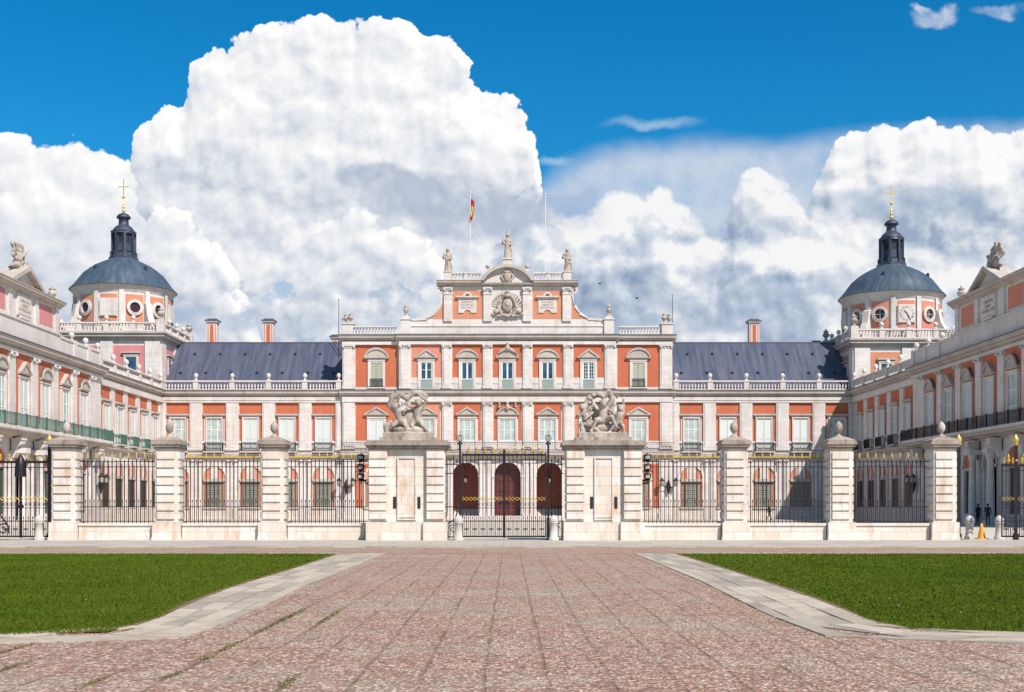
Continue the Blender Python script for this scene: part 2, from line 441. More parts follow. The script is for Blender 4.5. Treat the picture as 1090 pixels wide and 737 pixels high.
def capital(mb, x, y, z, w, h=.45):
    mb.box(x - w / 2 - .1, x + w / 2 + .1, y - .16, y + .1, z - .12, z)
    mb.box(x - w / 2 - .03, x + w / 2 + .03, y - .06, y + .1, z - h, z - h + .06)
    for s in (-1, 1):
        mb.lathe([(.13, -.09), (.15, 0), (.13, .09)], 8, (x + s * w * .42, y - .12, z - .24)); mb.ball((x + s * w * .15, y - .08, z - .3), .09, 8)
def pilaster_mesh(w, h, y=-.25, cap=True, band=True, m='stone'):
    def f():
        mb = MB(); mb.box(-w / 2, w / 2, y, .05, 0, h); 
        if band: mb.box(-w / 2 + .16, w / 2 - .16, y - .07, y + .02, .35, h - (.5 if cap else .1))
        mb.box(-w / 2 - .06, w / 2 + .06, y - .1, .04, 0, .33)
        if cap: capital(mb, 0, y, h - .01, w)
        return mb.mesh('pilaster', m)
    return cached(('pil', w, h, y, cap, band, m), f)
def arch_pts(cx, zs, r, n=14): return [(cx + r * math.cos(PI - PI * i / n), zs + r * math.sin(PI - PI * i / n)) for i in range(n + 1)]
def arch_wall(mb, x0, x1, z0, z1, ops, y0, y1, m=0, m_in=0):
    """wall with round-arched openings (cx, halfwidth, spring z, base z)"""
    ops = sorted(ops); edge = x0
    for cx, r, zs, zb in ops:
        mb.box(edge, cx - r, y0, y1, z0, z1, m)
        if zb > z0 + .01: mb.box(cx - r, cx + r, y0, y1, z0, zb, m)
        P = arch_pts(cx, zs, r)
        for a, b in zip(P, P[1:]):
            mb.add([(a[0], y0, a[1]), (b[0], y0, b[1]), (b[0], y0, z1), (a[0], y0, z1)], [(0, 1, 2, 3)], m)
            mb.add([(a[0], y1, a[1]), (b[0], y1, b[1]), (b[0], y1, z1), (a[0], y1, z1)], [(3, 2, 1, 0)], m)
            mb.add([(a[0], y0, a[1]), (a[0], y1, a[1]), (b[0], y1, b[1]), (b[0], y0, b[1])], [(0, 1, 2, 3)], m_in)
            mb.add([(a[0], y0, z1), (b[0], y0, z1), (b[0], y1, z1), (a[0], y1, z1)], [(0, 1, 2, 3)], m)
        edge = cx + r
    mb.box(edge, x1, y0, y1, z0, z1, m)
    return mb
# ================================================================== CENTRAL BLOCK
Z_SL0, Z_SL1 = 7.45, 8.05          # balcony slab
Z_C1a, Z_C1b = 14.45, 15.22        # main cornice
Z_3 = 15.3
Z_C2a, Z_C2b = 21.0, 21.72         # upper cornice
cb = thing('palace', 'three-storey central block of the palace with orange panels, white pilasters and a raised attic', 'palace', (0, YF, 0))
PJ = -.35
mb = MB()
for s in (-1, 1):
    a, b = sorted((s * 12.75, s * 19.5))
    mb.box(a, b, 0, 13.5, 7.2, 21.2)
    mb.box(a, b, 0, 13.5, 6.0, 7.2); 
    if s < 0: mb.box(a, b, 0, 13.5, -.1, 6.0)
    else: mb.box(a, b, 0, 13.5, -.1, 6.0)
mb.box(-12.75, 12.75, PJ, 13.5, 7.2, 21.2)
AR = [(-9.6, 1.52, 5.2, .42), (-4.95, 1.52, 5.2, .42), (0, 1.55, 5.2, .42), (4.95, 1.52, 5.2, .42), (9.6, 1.52, 5.2, .42)]
arch_wall(mb, -12.75, 12.75, -.1, 7.2, AR, PJ, PJ + .9)
mb.box(-12.749, 12.749, 13.0, 13.5, -.1, 7.2)
part('wall', mb, 'stone', cb)
# vestibule behind the arches
mb = MB(); mb.box(-12.7, 12.7, 4.2, 4.4, .42, 7.19); mb.box(-12.7, 12.7, PJ + .91, 4.2, 7.1, 7.19)
for x in (-7.3, -2.5, 2.5, 7.3): mb.box(x - .15, x + .15, PJ + .91, 4.2, .42, 7.1)
mb.box(-12.74, -12.7, PJ + .91, 4.2, .42, 7.1); mb.box(12.7, 12.74, PJ + .91, 4.2, .42, 7.1)
v = part('vestibule', mb, 'interior', cb)
mb = MB().box(-12.7, 12.7, PJ + .91, 4.2, .2, .42)
for s in (-1, 1):
    for x in (4.95, 9.6):
        for k in range(4): mb.box(s * x - 1.5, s * x + 1.5, 2.6 + .35 * k, 4.19, .42 + .2 * k, .62 + .2 * k)
part('vestibule_floor', mb, 'gstone', cb)
mb = MB()                                            # steps in front
mb.box(-12.9, 12.9, PJ - 1.4, PJ, -.1, .14); mb.box(-12.85, 12.85, PJ - .95, PJ - .001, .14, .28); mb.box(-12.8, 12.8, PJ - .5, PJ - .002, .28, .42)
part('steps', mb, 'trim', cb)
# wooden door of the middle arch
mb = MB(); r = 1.54
P = arch_pts(0, 5.2, r, 16)
mb.prism([(-r, .43), (r, .43)] + P[::-1][0:], .62, .72)
for s in (-1, 1):
    for z in (.7, 1.9, 3.3, 4.6): mb.box(s * .12, s * 1.25, .56, .63, z, z + (1.0 if z < 1 else 1.15) - .0)
    mb.box(s * .03, s * .09, .58, .63, .45, 6.5)
part('door', mb, 'wood', cb)
# arch surrounds and imposts
for cx, rr, zs, zb in AR:
    mb = MB(); mb.ring(cx, zs, rr, .28, PJ - .001, 18, 0, PI, depth=.08)
    for s in (-1, 1):
        mb.box(cx + s * rr, cx + s * (rr + .28), PJ - .081, PJ, zb, zs - .25)
        mb.box(cx + s * (rr - .03), cx + s * (rr + .36), PJ - .16, PJ + .4, zs - .25, zs)
    mb.box(cx - .2, cx + .2, PJ - .2, PJ, zs + rr - .05, zs + rr + .5)
    part('arch_surround', mb, 'trim', cb)
for x in (-11.9, -7.9, -6.7, -3.0, -2.2, 2.2, 3.0, 6.7, 7.9, 11.9):
    h = 6.98; w = .55
    mb = MB().box(x - w / 2, x + w / 2, PJ - .2, PJ + .02, .3, h).box(x - w / 2 - .07, x + w / 2 + .07, PJ - .27, PJ, .3, .75).box(x - w / 2 - .07, x + w / 2 + .07, PJ - .28, PJ, h - .3, h)
    part('ground_pilaster', mb, 'stone', cb)
# end bays, ground floor
def lunette_window(parent, cx, y, w=1.85, ztop=6.55, orange='pale_orange', shut='grey_shutter', brown=True):
    """round-headed ground window of the palace: plaster lunette, keystone block, lintel, jambs, shutters"""
    r = w / 2 + .38; zs = ztop - .3 - r; zl = 4.55
    s = link('window', cached(('gw', w, ztop), lambda: (
        MB().ring(0, zs, r, .3, 0, 16, 0, PI, depth=.16)
        .box(-r - .3, -r, -.16, 0, 1.3, zs).box(r, r + .3, -.16, 0, 1.3, zs)
        .box(-.5, .5, -.12, 0, zl + .23, zs + r)).mesh('window_surround', 'stone')), parent, (cx, y, 0))
    link('lunette', cached(('gl', w, ztop, orange), lambda: MB().prism([(-r, zl + .2), (r, zl + .2), (r, zs)] + arch_pts(0, zs, r, 16)[::-1][1:-1] + [(-r, zs)], -.03, 0).mesh('lunette', orange)), s)
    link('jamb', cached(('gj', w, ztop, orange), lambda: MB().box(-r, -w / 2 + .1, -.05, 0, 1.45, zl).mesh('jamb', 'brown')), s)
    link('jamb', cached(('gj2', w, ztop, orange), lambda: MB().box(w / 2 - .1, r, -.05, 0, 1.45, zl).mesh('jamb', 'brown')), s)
    link('lintel', cached(('gli', w, ztop), lambda: MB().box(-r - .02, r + .02, -.3, 0, zl, zl + .22).box(-r + .1, r - .1, -.34, -.02, zl - .1, zl).mesh('lintel', 'cornice')), s)
    link('window_sill', cached(('gs', w, ztop), lambda: MB().box(-r - .1, r + .1, -.3, 0, 1.28, 1.45).mesh('window_sill', 'trim')), s)
    lw = w - .2; lh = zl - 1.5
    link('shutter', leaf_mesh(shut, round(lw, 3), round(lh, 3)), s, (0, -.02, 1.46))
    def gr():
        mb = MB()
        for i in range(8): x = -w / 2 + .1 + (i + .5) * lw / 8; mb.box(x - .015, x + .015, -.27, -.24, 1.45, zl)
        for i in range(6): z = 1.7 + i * .5; mb.box(-w / 2, w / 2, -.28, -.25, z - .015, z + .015)
        return mb.mesh('grille', 'iron')
    link('grille', cached(('gg', w), gr), s)
    return s
for s in (-1, 1):
    part('wall_panel', MB().box(s * 15.5 - 2.4, s * 15.5 + 2.4, -.02, .02, 1.35, 6.6), 'orange', cb)
    w = lunette_window(cb, s * 15.5, -.021, 1.85, 6.4)
    for x in (13.3, 18.6): part('ground_pilaster', MB().box(s * x - .65, s * x + .65, -.25, .02, 0, 6.98).box(s * x - .7, s * x + .7, -.32, 0, -.05, .9), 'stone', cb)
    part('dado', MB().box(min(s * 12.76, s * 19.52), max(s * 12.76, s * 19.52), -.1, .0, -.08, 1.28), 'gstone', cb)
# balcony slab, ochre moulding, long railing
mb = MB()
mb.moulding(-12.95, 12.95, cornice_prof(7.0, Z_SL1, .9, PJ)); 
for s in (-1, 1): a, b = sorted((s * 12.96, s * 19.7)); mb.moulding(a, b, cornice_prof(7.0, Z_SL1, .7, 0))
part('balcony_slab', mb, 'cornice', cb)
part('ochre_moulding', MB().box(-12.9, 12.9, PJ - .42, PJ, 7.32, 7.5).box(-19.6, -12.98, -.34, 0, 7.32, 7.5).box(12.98, 19.6, -.34, 0, 7.32, 7.5), 'ochre', cb)
def long_rail(x0, x1, y, z, h, m, gap=.13, scroll=True, r=.014):
    mb = MB(); mb.box(x0, x1, y - .03, y + .03, z + h - .05, z + h); mb.box(x0, x1, y - .02, y + .02, z + .08, z + .12)
    n = int((x1 - x0) / gap)
    for i in range(n + 1):
        x = x0 + i * (x1 - x0) / n; mb.box(x - r, x + r, y - r, y + r, z + .12, z + h - .05)
    if scroll:
        n = int((x1 - x0) / .4)
        for i in range(n):
            x = x0 + (i + .5) * (x1 - x0) / n; mb.ring(x, z + h - .2, .07, .02, y + .01, 8, depth=.02)
    return mb
part('balcony_railing', long_rail(-12.9, 12.9, PJ - .78, Z_SL1 + .01, 1.0, 'iron', .2, r=.011), 'iron', cb)
for s in (-1, 1): a, b = sorted((s * 12.92, s * 19.6)); part('balcony_railing', long_rail(a, b, -.6, Z_SL1 + .01, 1.0, 'iron', .2, r=.011), 'iron', cb)
# first-floor band, entablature, third-floor band
def strip(x0, x1, y, z0, z1, out, m='stone', name='string_course'):
    return part(name, MB().box(x0, x1, y - out, y + .02, z0, z1), m, cb)
for (a, b, y, o) in ((-12.75, 12.75, PJ, .0), (-19.5, -12.76, 0, .0), (12.76, 19.5, 0, .0)):
    strip(a - .02, b + .02, y, 8.06, 9.28, .1, 'stone', 'dado')
    strip(a - .02, b + .02, y, 13.86, Z_C1a, .28, 'stone', 'architrave')
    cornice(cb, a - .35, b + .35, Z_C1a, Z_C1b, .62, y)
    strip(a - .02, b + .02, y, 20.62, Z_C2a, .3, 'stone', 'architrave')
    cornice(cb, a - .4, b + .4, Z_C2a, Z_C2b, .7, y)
for a, b in zip([-12.77, -8.7, -3.88, .86, 5.6, 10.43], [-10.43, -5.6, -.86, 3.88, 8.7, 12.77]):
    strip(a, b, PJ, Z_3, 16.72, .1, 'trim', 'dado'); strip(a, b, PJ, 16.0, 16.1, .15, 'trim', 'string_course')
for s in (-1, 1):
    a, b = sorted((s * 12.76, s * 19.52)); strip(a, b, 0, Z_3, 15.62, .1, 'stone', 'dado')
# panels
bays = [(-9.57, 3.5), (-4.74, 3.49), (0, 3.44), (4.74, 3.49), (9.57, 3.5)]
for i, (cx, w) in enumerate(bays):
    m3 = 'salmon' if i == 0 else 'orange'
    part('wall_panel', MB().box(cx - w / 2, cx + w / 2, PJ - .02, PJ + .01, 16.73, 20.62), m3, cb)
    part('wall_panel', MB().box(cx - 1.62, cx + 1.62, PJ - .02, PJ + .01, 9.29, 13.78), 'pale_orange' if i in (0, 4) else 'orange', cb)
for s in (-1, 1):
    part('wall_panel', MB().box(s * 15.48 - 2.47, s * 15.48 + 2.47, -.02, .01, 15.63, 20.62), 'orange', cb)
    part('wall_panel', MB().box(s * 15.48 - 2.47, s * 15.48 + 2.47, -.02, .01, 9.29, 13.78), 'orange', cb)
# pilasters
for x in (-12.1, -7.15, -2.35, 2.35, 7.15, 12.1):
    w = 1.25 if abs(x) > 12 else 1.05
    link('pilaster', pilaster_mesh(w, 5.5, -.25, True), cb, (x, PJ, 8.3))
    link('pilaster', pilaster_mesh(w, 5.2, -.25, True), cb, (x, PJ, 15.4))
for s in (-1, 1):
    for x, w in ((18.75, 1.45),):
        link('pilaster', pilaster_mesh(w, 5.5, -.22, False), cb, (s * x, 0, 8.3)); link('pilaster', pilaster_mesh(w, 5.2, -.22, True), cb, (s * x, 0, 15.4))
# windows: third floor
leafs3 = ['curtain', 'glass', 'glass', 'glass', 'grid']
for i, (cx, w) in enumerate(bays):
    window(cb, cx, PJ - .02, 15.42, 1.32, 3.1, leafs3[i], 'tri' if i in (0, 4) else 'seg', 2.75, 1.15, .42, panel=1.05)
for s in (-1, 1):
    w = window(cb, s * 15.48, -.02, 15.62, 1.36, 2.9, 'grey_shutter', 'seg', 2.95, 1.35, .42)
    link('balcony_railing', railing_mesh(1.5, .12, .95, 'iron', .12), w, (0, -.06, 0))
# windows: first floor
for i, (cx, w) in enumerate(bays):
    window(cb, cx, PJ - .02, 8.2, 1.72, 3.6, 'pale', 'seg' if i == 2 else 'tri', 2.75, 1.05, .42, t=.24)
for s in (-1, 1):
    window(cb, s * 15.48, -.02, 8.2, 1.66, 3.6, 'cream' if s < 0 else 'pale', 'tri', 2.95, 1.1, .42, t=.26)
# carved ornaments over the middle windows
def ornament(z, big):
    caps = [('e', (0, -.35, z), (.28, .22, .42)), ('e', (0, -.38, z + .5), (.17, .17, .2))]
    for s in (-1, 1):
        caps += [((s * .2, -.35, z), .14, (s * .75, -.3, z - .25), .08), ((s * .75, -.3, z - .25), .09, (s * 1.0, -.3, z - .1), .05)]
        if big: caps += [('e', (s * .95, -.3, z + .35), (.13, .13, .3)), ('e', (s * .95, -.3, z + .02), (.2, .18, .1))]
        else: caps += [((s * .3, -.35, z - .2), .12, (s * 1.1, -.4, z - .65), .1)]
    return link('carved_ornament', fuse('carved_ornament', caps, ['statue'], .05, 2), cb, (0, PJ, 0))
ornament(20.2, False); ornament(13.2, True)
# cornice-top parapets and balustrades
zb = Z_C2b + .06
for s in (-1, 1):
    mb = MB(); a, b = sorted((s * 13.1, s * 18.3)); balustrade(mb, a, b, .0, zb, 1.05)
    part('balustrade', mb, 'trim', cb)
    mb = MB().box(s * 18.85 - .65, s * 18.85 + .65, -.4, .9, zb, zb + 1.25).box(s * 18.85 - .75, s * 18.85 + .75, -.5, 1.0, zb + 1.25, zb + 1.4)
    p = part('corner_pedestal', mb, 'trim', cb)
    for dx in (-.33, .33): link('urn', urn_finial(), p, (s * 18.85 + dx, -.0 + (.5 if dx * s > 0 else 0), zb + 1.4), 0, (.62, .62, .72))
    mb = MB().box(s * 11.98 - .58, s * 11.98 + .58, PJ - .3, PJ + .8, zb, zb + 1.75).box(s * 11.98 - .68, s * 11.98 + .68, PJ - .4, PJ + .9, zb + 1.75, zb + 1.9).box(s * 11.98 - .4, s * 11.98 + .4, PJ - .15, PJ + .6, zb + 1.9, zb + 2.2)
    p = part('parapet_pedestal', mb, 'trim', cb); link('urn', urn_finial(), p, (s * 11.98, PJ + .2, zb + 2.2), 0, (.62, .62, .8))
part('parapet', MB().box(-11.4, 11.4, PJ - .05, PJ + .7, zb, 23.35).box(-11.4, 11.4, PJ - .14, PJ + .8, 22.75, 22.9), 'stone', cb)
# attic
ZA0, ZA1 = 23.35, 27.45
att = part('attic', MB().box(-7.55, 7.55, PJ, PJ + 5, ZA0, ZA1 + .0), 'stone', cb)
for x in (-7.0, -2.32, 2.32, 7.0):
    w = 1.0; mb = MB().box(x - w / 2, x + w / 2, PJ - .25, PJ + .02, ZA0, ZA1 - .0); capital(mb, x, PJ - .25, ZA1 - .15, w, .8)
    part('attic_pilaster', mb, 'stone', att)
cm = MB().moulding(-8.35, -3.05, cornice_prof(27.46, 28.15, .75, PJ)); cm.moulding(3.05, 8.35, cornice_prof(27.46, 28.15, .75, PJ)); cm.moulding(-3.04, 3.04, cornice_prof(27.46, 27.85, .55, PJ))
for s in (-1, 1): cm.box(s * 7.56, s * 8.2, PJ + .0, PJ + 5, 27.7, 28.15)
part('cornice', cm, 'cornice', att)
for s in (-1, 1): part('wall_panel', MB().box(s * 4.72 - 1.74, s * 4.72 + 1.74, PJ - .02, PJ + .01, 23.65, 26.95), 'pale_orange', att)
# curved middle pediment
mb = MB(); n = 20; W = 3.05; Hh = 1.75
R0 = (W * W + Hh * Hh) / (2 * Hh); cz = 28.15 + Hh - R0 - .02; a0 = math.asin(W / R0)
arc = [(R0 * math.sin(-a0 + 2 * a0 * i / n), cz + R0 * math.cos(-a0 + 2 * a0 * i / n)) for i in range(n + 1)]
mb.prism([(-W, 27.86)] + arc + [(W, 27.86)], PJ - .15, PJ + .8)
part('tympanum', mb, 'stone', att)
mb = MB()
for i in range(n):
    p, q = arc[i], arc[i + 1]; f = lambda t, k: (t[0] * k, cz + (t[1] - cz) * k)
    mb.prism([f(p, .93), f(q, .93), f(q, 1.03), f(p, 1.03)], PJ - .75, PJ + .6)
part('arched_cornice', mb, 'cornice', att)
part('carved_shield', MB(), 'statue', att) if False else None
caps = [('e', (0, PJ - .3, 28.6), (.42, .2, .6)), ('e', (0, PJ - .35, 29.15), (.5, .18, .2))]
for s in (-1, 1): caps += [((s * .4, PJ - .25, 29.0), .13, (s * .75, PJ - .25, 28.6), .12), ((s * .7, PJ - .25, 28.6), .12, (s * .45, PJ - .25, 28.1), .1)]
link('carved_shield', fuse('carved_shield', caps, ['statue'], .05, 2), att)
for s in (-1, 1):
    mb = MB(); a, b = sorted((s * 3.1, s * 6.6)); balustrade(mb, a, b, PJ - .1, 28.15, .95, posts=(s * 4.9,), pw=.35); part('balustrade', mb, 'trim', att)
    part('statue_pedestal', MB().box(s * 7.05 - .45, s * 7.05 + .45, PJ - .5, PJ + .4, 28.15, 29.1).box(s * 7.05 - .52, s * 7.05 + .52, PJ - .57, PJ + .47, 29.1, 29.2), 'trim', att)
    p = part('ball_pedestal', MB().box(s * 2.33 - .2, s * 2.33 + .2, PJ + .7, PJ + 1.1, 28.15, 29.7), 'trim', att)
    link('stone_ball', cached('sball', lambda: MB().ball((0, 0, .26), .27, 14).mesh('stone_ball', 'statue')), p, (s * 2.33, PJ + .9, 29.75))
part('statue_pedestal', MB().box(-.5, .5, PJ - .4, PJ + .5, 29.7, 30.6).box(-.6, .6, PJ - .5, PJ + .6, 30.6, 30.75), 'trim', att)
# volutes at the attic's sides
for s in (-1, 1):
    mb = MB(); Q = [(7.56, 26.7), (7.9, 25.3), (8.5, 24.4), (9.5, 23.75), (11.3, 23.5)]
    Pn = [(s * x, z) for x, z in Q]
    mb.prism([(s * 7.56, 23.36)] + Pn + [(s * 11.3, 23.36)], PJ + .0, PJ + .5)
    part('volute', mb, 'stone', att)
    mb = MB()
    for a, b in zip(Q, Q[1:]):
        mb.prism([(s * a[0], a[1] - .25), (s * b[0], b[1] - .1), (s * b[0], b[1] + .12), (s * (a[0] + .16), a[1] + .05)], PJ - .14, PJ + .6)
    mb.ring(s * 7.95, 27.0, .18, .2, PJ - .01, 12, depth=.15)
    part('volute_trim', mb, 'trim', att)
    part('wall_panel', MB().prism([(s * 7.58, 23.65), (s * 9.2, 23.66), (s * 8.55, 24.1), (s * 7.95, 24.8), (s * 7.6, 25.7)], PJ - .02, PJ + .01), 'pale_orange', att)
# inscribed plaques
def plaque(x, text):
    w = 1.08; n = 8
    poly = [(-w, 24.35), (-.42, 24.35)] + [(.42 * math.cos(PI - PI * i / n), 24.35 + .36 * math.sin(PI - PI * i / n)) for i in range(1, n)] + [(.42, 24.35), (w, 24.35), (w, 26.15), (-w, 26.15)]
    mb = MB().prism([(x + a, z) for a, z in poly], PJ - .12, PJ)
    mb.box(x - 1.35, x + 1.35, PJ - .35, PJ, 26.16, 26.3); mb.box(x - 1.2, x + 1.2, PJ - .2, PJ, 26.0, 26.159)
    mb.ring(x, 26.3, .3, .2, PJ - .02, 12, 0, PI, depth=.2)
    p = part('plaque', mb, 'trim', att)
    link('inscription', text_mesh('inscription', text, .30, .01), p, (x, PJ - .13, 25.42)).data.materials.append(M['cap'])
plaque(-4.72, 'PHILIPPVS II\nINSTITVIT\nPHILIPPVS V\nPROVEXIT'); plaque(4.72, 'FERDINANDVS VI\nPIVS FELIX\nABSOLVIT\nAN MDCCLII')
# coat of arms
caps = [('e', (0, -.25, 25.2), (.62, .28, .8)), ('e', (0, -.35, 25.35), (.38, .3, .5)), ('e', (0, -.3, 26.35), (.5, .3, .22)), ('e', (0, -.3, 26.7), (.28, .25, .25)), ((0, -.3, 26.8), .06, (0, -.3, 27.15), .06)]
rnd = random.Random(3)
for s in (-1, 1):
    caps += [((s * .6, -.25, 26.1), .16, (s * 1.1, -.25, 25.0), .2), ((s * 1.1, -.25, 25.0), .22, (s * .7, -.25, 24.2), .2),
             ('e', (s * 1.35, -.28, 24.5), (.35, .25, .3)), ('e', (s * 1.75, -.25, 24.15), (.22, .2, .18)), ((s * .3, -.25, 24.1), .16, (s * 1.2, -.25, 23.95), .14),
             ('e', (s * .85, -.3, 25.6), (.2, .2, .25))]
    for k in range(7):
        a = R(12 + k * 11.5); L = 1.95 - .03 * k
        p0 = (s * .9 * math.cos(a), -.16, 25.0 + .9 * math.sin(a)); p1 = (s * L * math.cos(a), -.18, 25.0 + L * math.sin(a))
        caps.append((p0, .05, p1, .045)); caps.append((tuple(p0[i] * .15 + p1[i] * .85 for i in range(3)), .1, p1, .06))
    for k in range(6): caps.append(('e', (s * rnd.uniform(.3, 1.5), -.28, rnd.uniform(23.9, 24.9)), (rnd.uniform(.1, .2), .16, rnd.uniform(.08, .18))))
caps.append(('e', (0, -.28, 23.95), (.35, .2, .25)))
link('coat_of_arms', fuse('coat_of_arms', caps, ['statue'], .045, 1), att, (0, PJ, 0), 0)
# roof of the block (lead, behind the balustrade)
part('roof', MB().box(-19.2, 19.2, 1.2, 13.2, 21.2, 21.9), 'lead', cb)
for s in (-1, 1): part('flank_wall', MB().box(s * 19.5 - .03, s * 19.5 + .03, .8, 13.4, 15, 21.19), 'stone', cb)

# ================================================================== SIDE RANGES
def side_range(s, label):
    t = thing('palace_range', label, 'palace range', (0, YF + .4, 0))
    a, b = sorted((s * 19.54, s * 41.0)); y = 0
    part('wall', MB().box(a, b, 0, 12.5, -.1, 15.2), 'stone', t)
    part('dado', MB().box(a, b, -.1, 0, -.08, 1.27), 'gstone', t)
    part('balcony_slab', MB().moulding(a, b, cornice_prof(7.1, 7.75, .35, 0)), 'cornice', t)
    part('ochre_moulding', MB().box(a, b, -.3, 0, 7.32, 7.5), 'ochre', t)
    part('string_course', MB().box(a, b, -.12, 0, 7.76, 8.1).box(a, b, -.2, 0, 9.02, 9.14), 'trim', t)
    part('architrave', MB().box(a, b, -.28, 0, 13.82, Z_C1a).box(a, b, -.34, -.02, 14.1, 14.2), 'stone', t)
    cornice(t, a, b, Z_C1a, Z_C1b, .62, 0)
    cx = [s * hx_ for hx_ in (21.8, 26.12, 30.43, 34.75, 39.06)]
    mb = MB(); balustrade(mb, a, b, -.15, Z_C1b + .06, 1.15, posts=[s * p for p in (19.98, 24.0, 28.3, 32.6, 36.9)])
    bl = part('balustrade', mb, 'trim', t)
    for p in (19.98, 24.0, 28.3, 32.6, 36.9): link('ball_finial', ball_finial(), bl, (s * p, -.15, Z_C1b + 1.23), 0, (.95, .95, 1.1))
    for i, c in enumerate(cx):
        part('wall_panel', MB().box(c - 1.35, c + 1.35, -.02, .01, 9.3, 13.77), 'orange', t)
        w = window(t, c, -.02, 8.2, 1.66, 3.72, 'pale' if (i * 7 + (s > 0) * 3) % 5 in (1, 3) else 'cream', None, t=.14)
        link('lintel', cached('rl', lambda: MB().box(-1.36, 1.36, -.3, 0, 0, .18).box(-1.3, 1.3, -.22, 0, -.12, 0).mesh('lintel', 'cornice')), w, (0, 0, 4.1))
        link('balcony', cached('bslab', lambda: MB().box(-1.2, 1.2, -.62, .02, -.32, -.15).mesh('balcony', 'cornice')), w, (0, 0, 0))
        link('balcony_railing', railing_mesh(2.1, .55, 1.02, 'iron', .14), w, (0, 0, -.14))
        lunette_window(t, c, -.001)
    for p in (19.95, 23.96, 28.28, 32.6, 36.9, 40.72):
        w = 1.5 if 20 < p < 40 else (.8 if p < 20 else .55)
        link('pilaster', pilaster_mesh(w, 5.65, -.22, False), t, (s * p, 0, 8.15))
        for dx in ((-.42, .42) if w > 1 else (0,)):
            link('ground_pilaster', cached('rgp', lambda: MB().box(-.22, .22, -.18, .02, 0, 7.05).box(-.28, .28, -.26, 0, -.05, 1.35).box(-.28, .28, -.26, 0, 6.75, 7.05).mesh('ground_pilaster', 'stone')), t, (s * p + dx, 0, 0))
    # slate roof with a lead ridge
    ze, zr = 15.75, 21.95; x0, x1 = sorted((s * 19.55, s * 41.18))
    mb = MB().add([(x0, 1.3, ze), (x1, 1.3, ze), (x1, 7.6, zr), (x0, 7.6, zr), (x0, 13.8, ze), (x1, 13.8, ze)], [(0, 1, 2, 3), (3, 2, 5, 4), (0, 3, 4), (1, 5, 2)])
    rf = part('roof', mb, 'slate', t)
    part('ridge_cap', MB().box(x0, x1, 7.5, 7.7, zr - .05, zr + .07), 'lead', rf)
    for row, zz in ((0, .30), (1, .72)):
        for k in range(7):
            u = (k + .5 + row * .35) / 7
            if u > .97: continue
            x = x0 + u * (x1 - x0); yy = 1.3 + 6.3 * zz; z = ze + 6.2 * zz
            part('roof_vent', MB().add([(x - .13, yy - .1, z - .06), (x + .13, yy - .1, z - .06), (x + .13, yy + .35, z + .3), (x - .13, yy + .35, z + .3), (x - .13, yy - .12, z + .2), (x + .13, yy - .12, z + .2)], [(0, 1, 5, 4), (4, 5, 2, 3), (0, 4, 3), (1, 2, 5)]), 'dark', rf)
    return t
rl = side_range(-1, 'slate-roofed low range with chimneys between the left domed tower and central block')
rr = side_range(1, 'slate-roofed low range with one chimney between central block and clock tower')
def chimney(parent, x, y, z0, z1, s=1.0):
    mb = MB().box(x - .62 * s, x + .62 * s, y - .6, y + .6, z0, z1 - .45).box(x - .72 * s, x + .72 * s, y - .7, y + .7, z0, z0 + .5)
    mb.box(x - .8 * s, x + .8 * s, y - .78, y + .78, z1 - .45, z1 - .3)
    c = part('chimney', mb, 'stone', parent)
    part('chimney_panel', MB().box(x - .22 * s, x + .22 * s, y - .63, y - .59, z0 + .9, z1 - .75), 'orange', c)
    for q in (-.45, .45): part('chimney_panel', MB().box(x + q * s - .07, x + q * s + .07, y - .62, y - .59, z0 + .8, z1 - .7), 'salmon', c)
    part('chimney_cap', MB().box(x - .86 * s, x + .86 * s, y - .85, y + .85, z1 - .3, z1 - .18).box(x - .6 * s, x + .6 * s, y - .6, y + .6, z1 - .18, z1), 'lead', c)
YR = YF + .4 + 7.6
def cx_(px): return .24 + (px - 542.3) * (YR + .5) / FP
chimney(rl, cx_(226), 8.4, 20.6, 25.0); chimney(rl, cx_(286), 8.4, 20.6, 25.0); chimney(rl, cx_(357.5), 8.4, 20.6, 23.0, .9)
chimney(rr, cx_(802.5), 8.4, 20.6, 24.95)
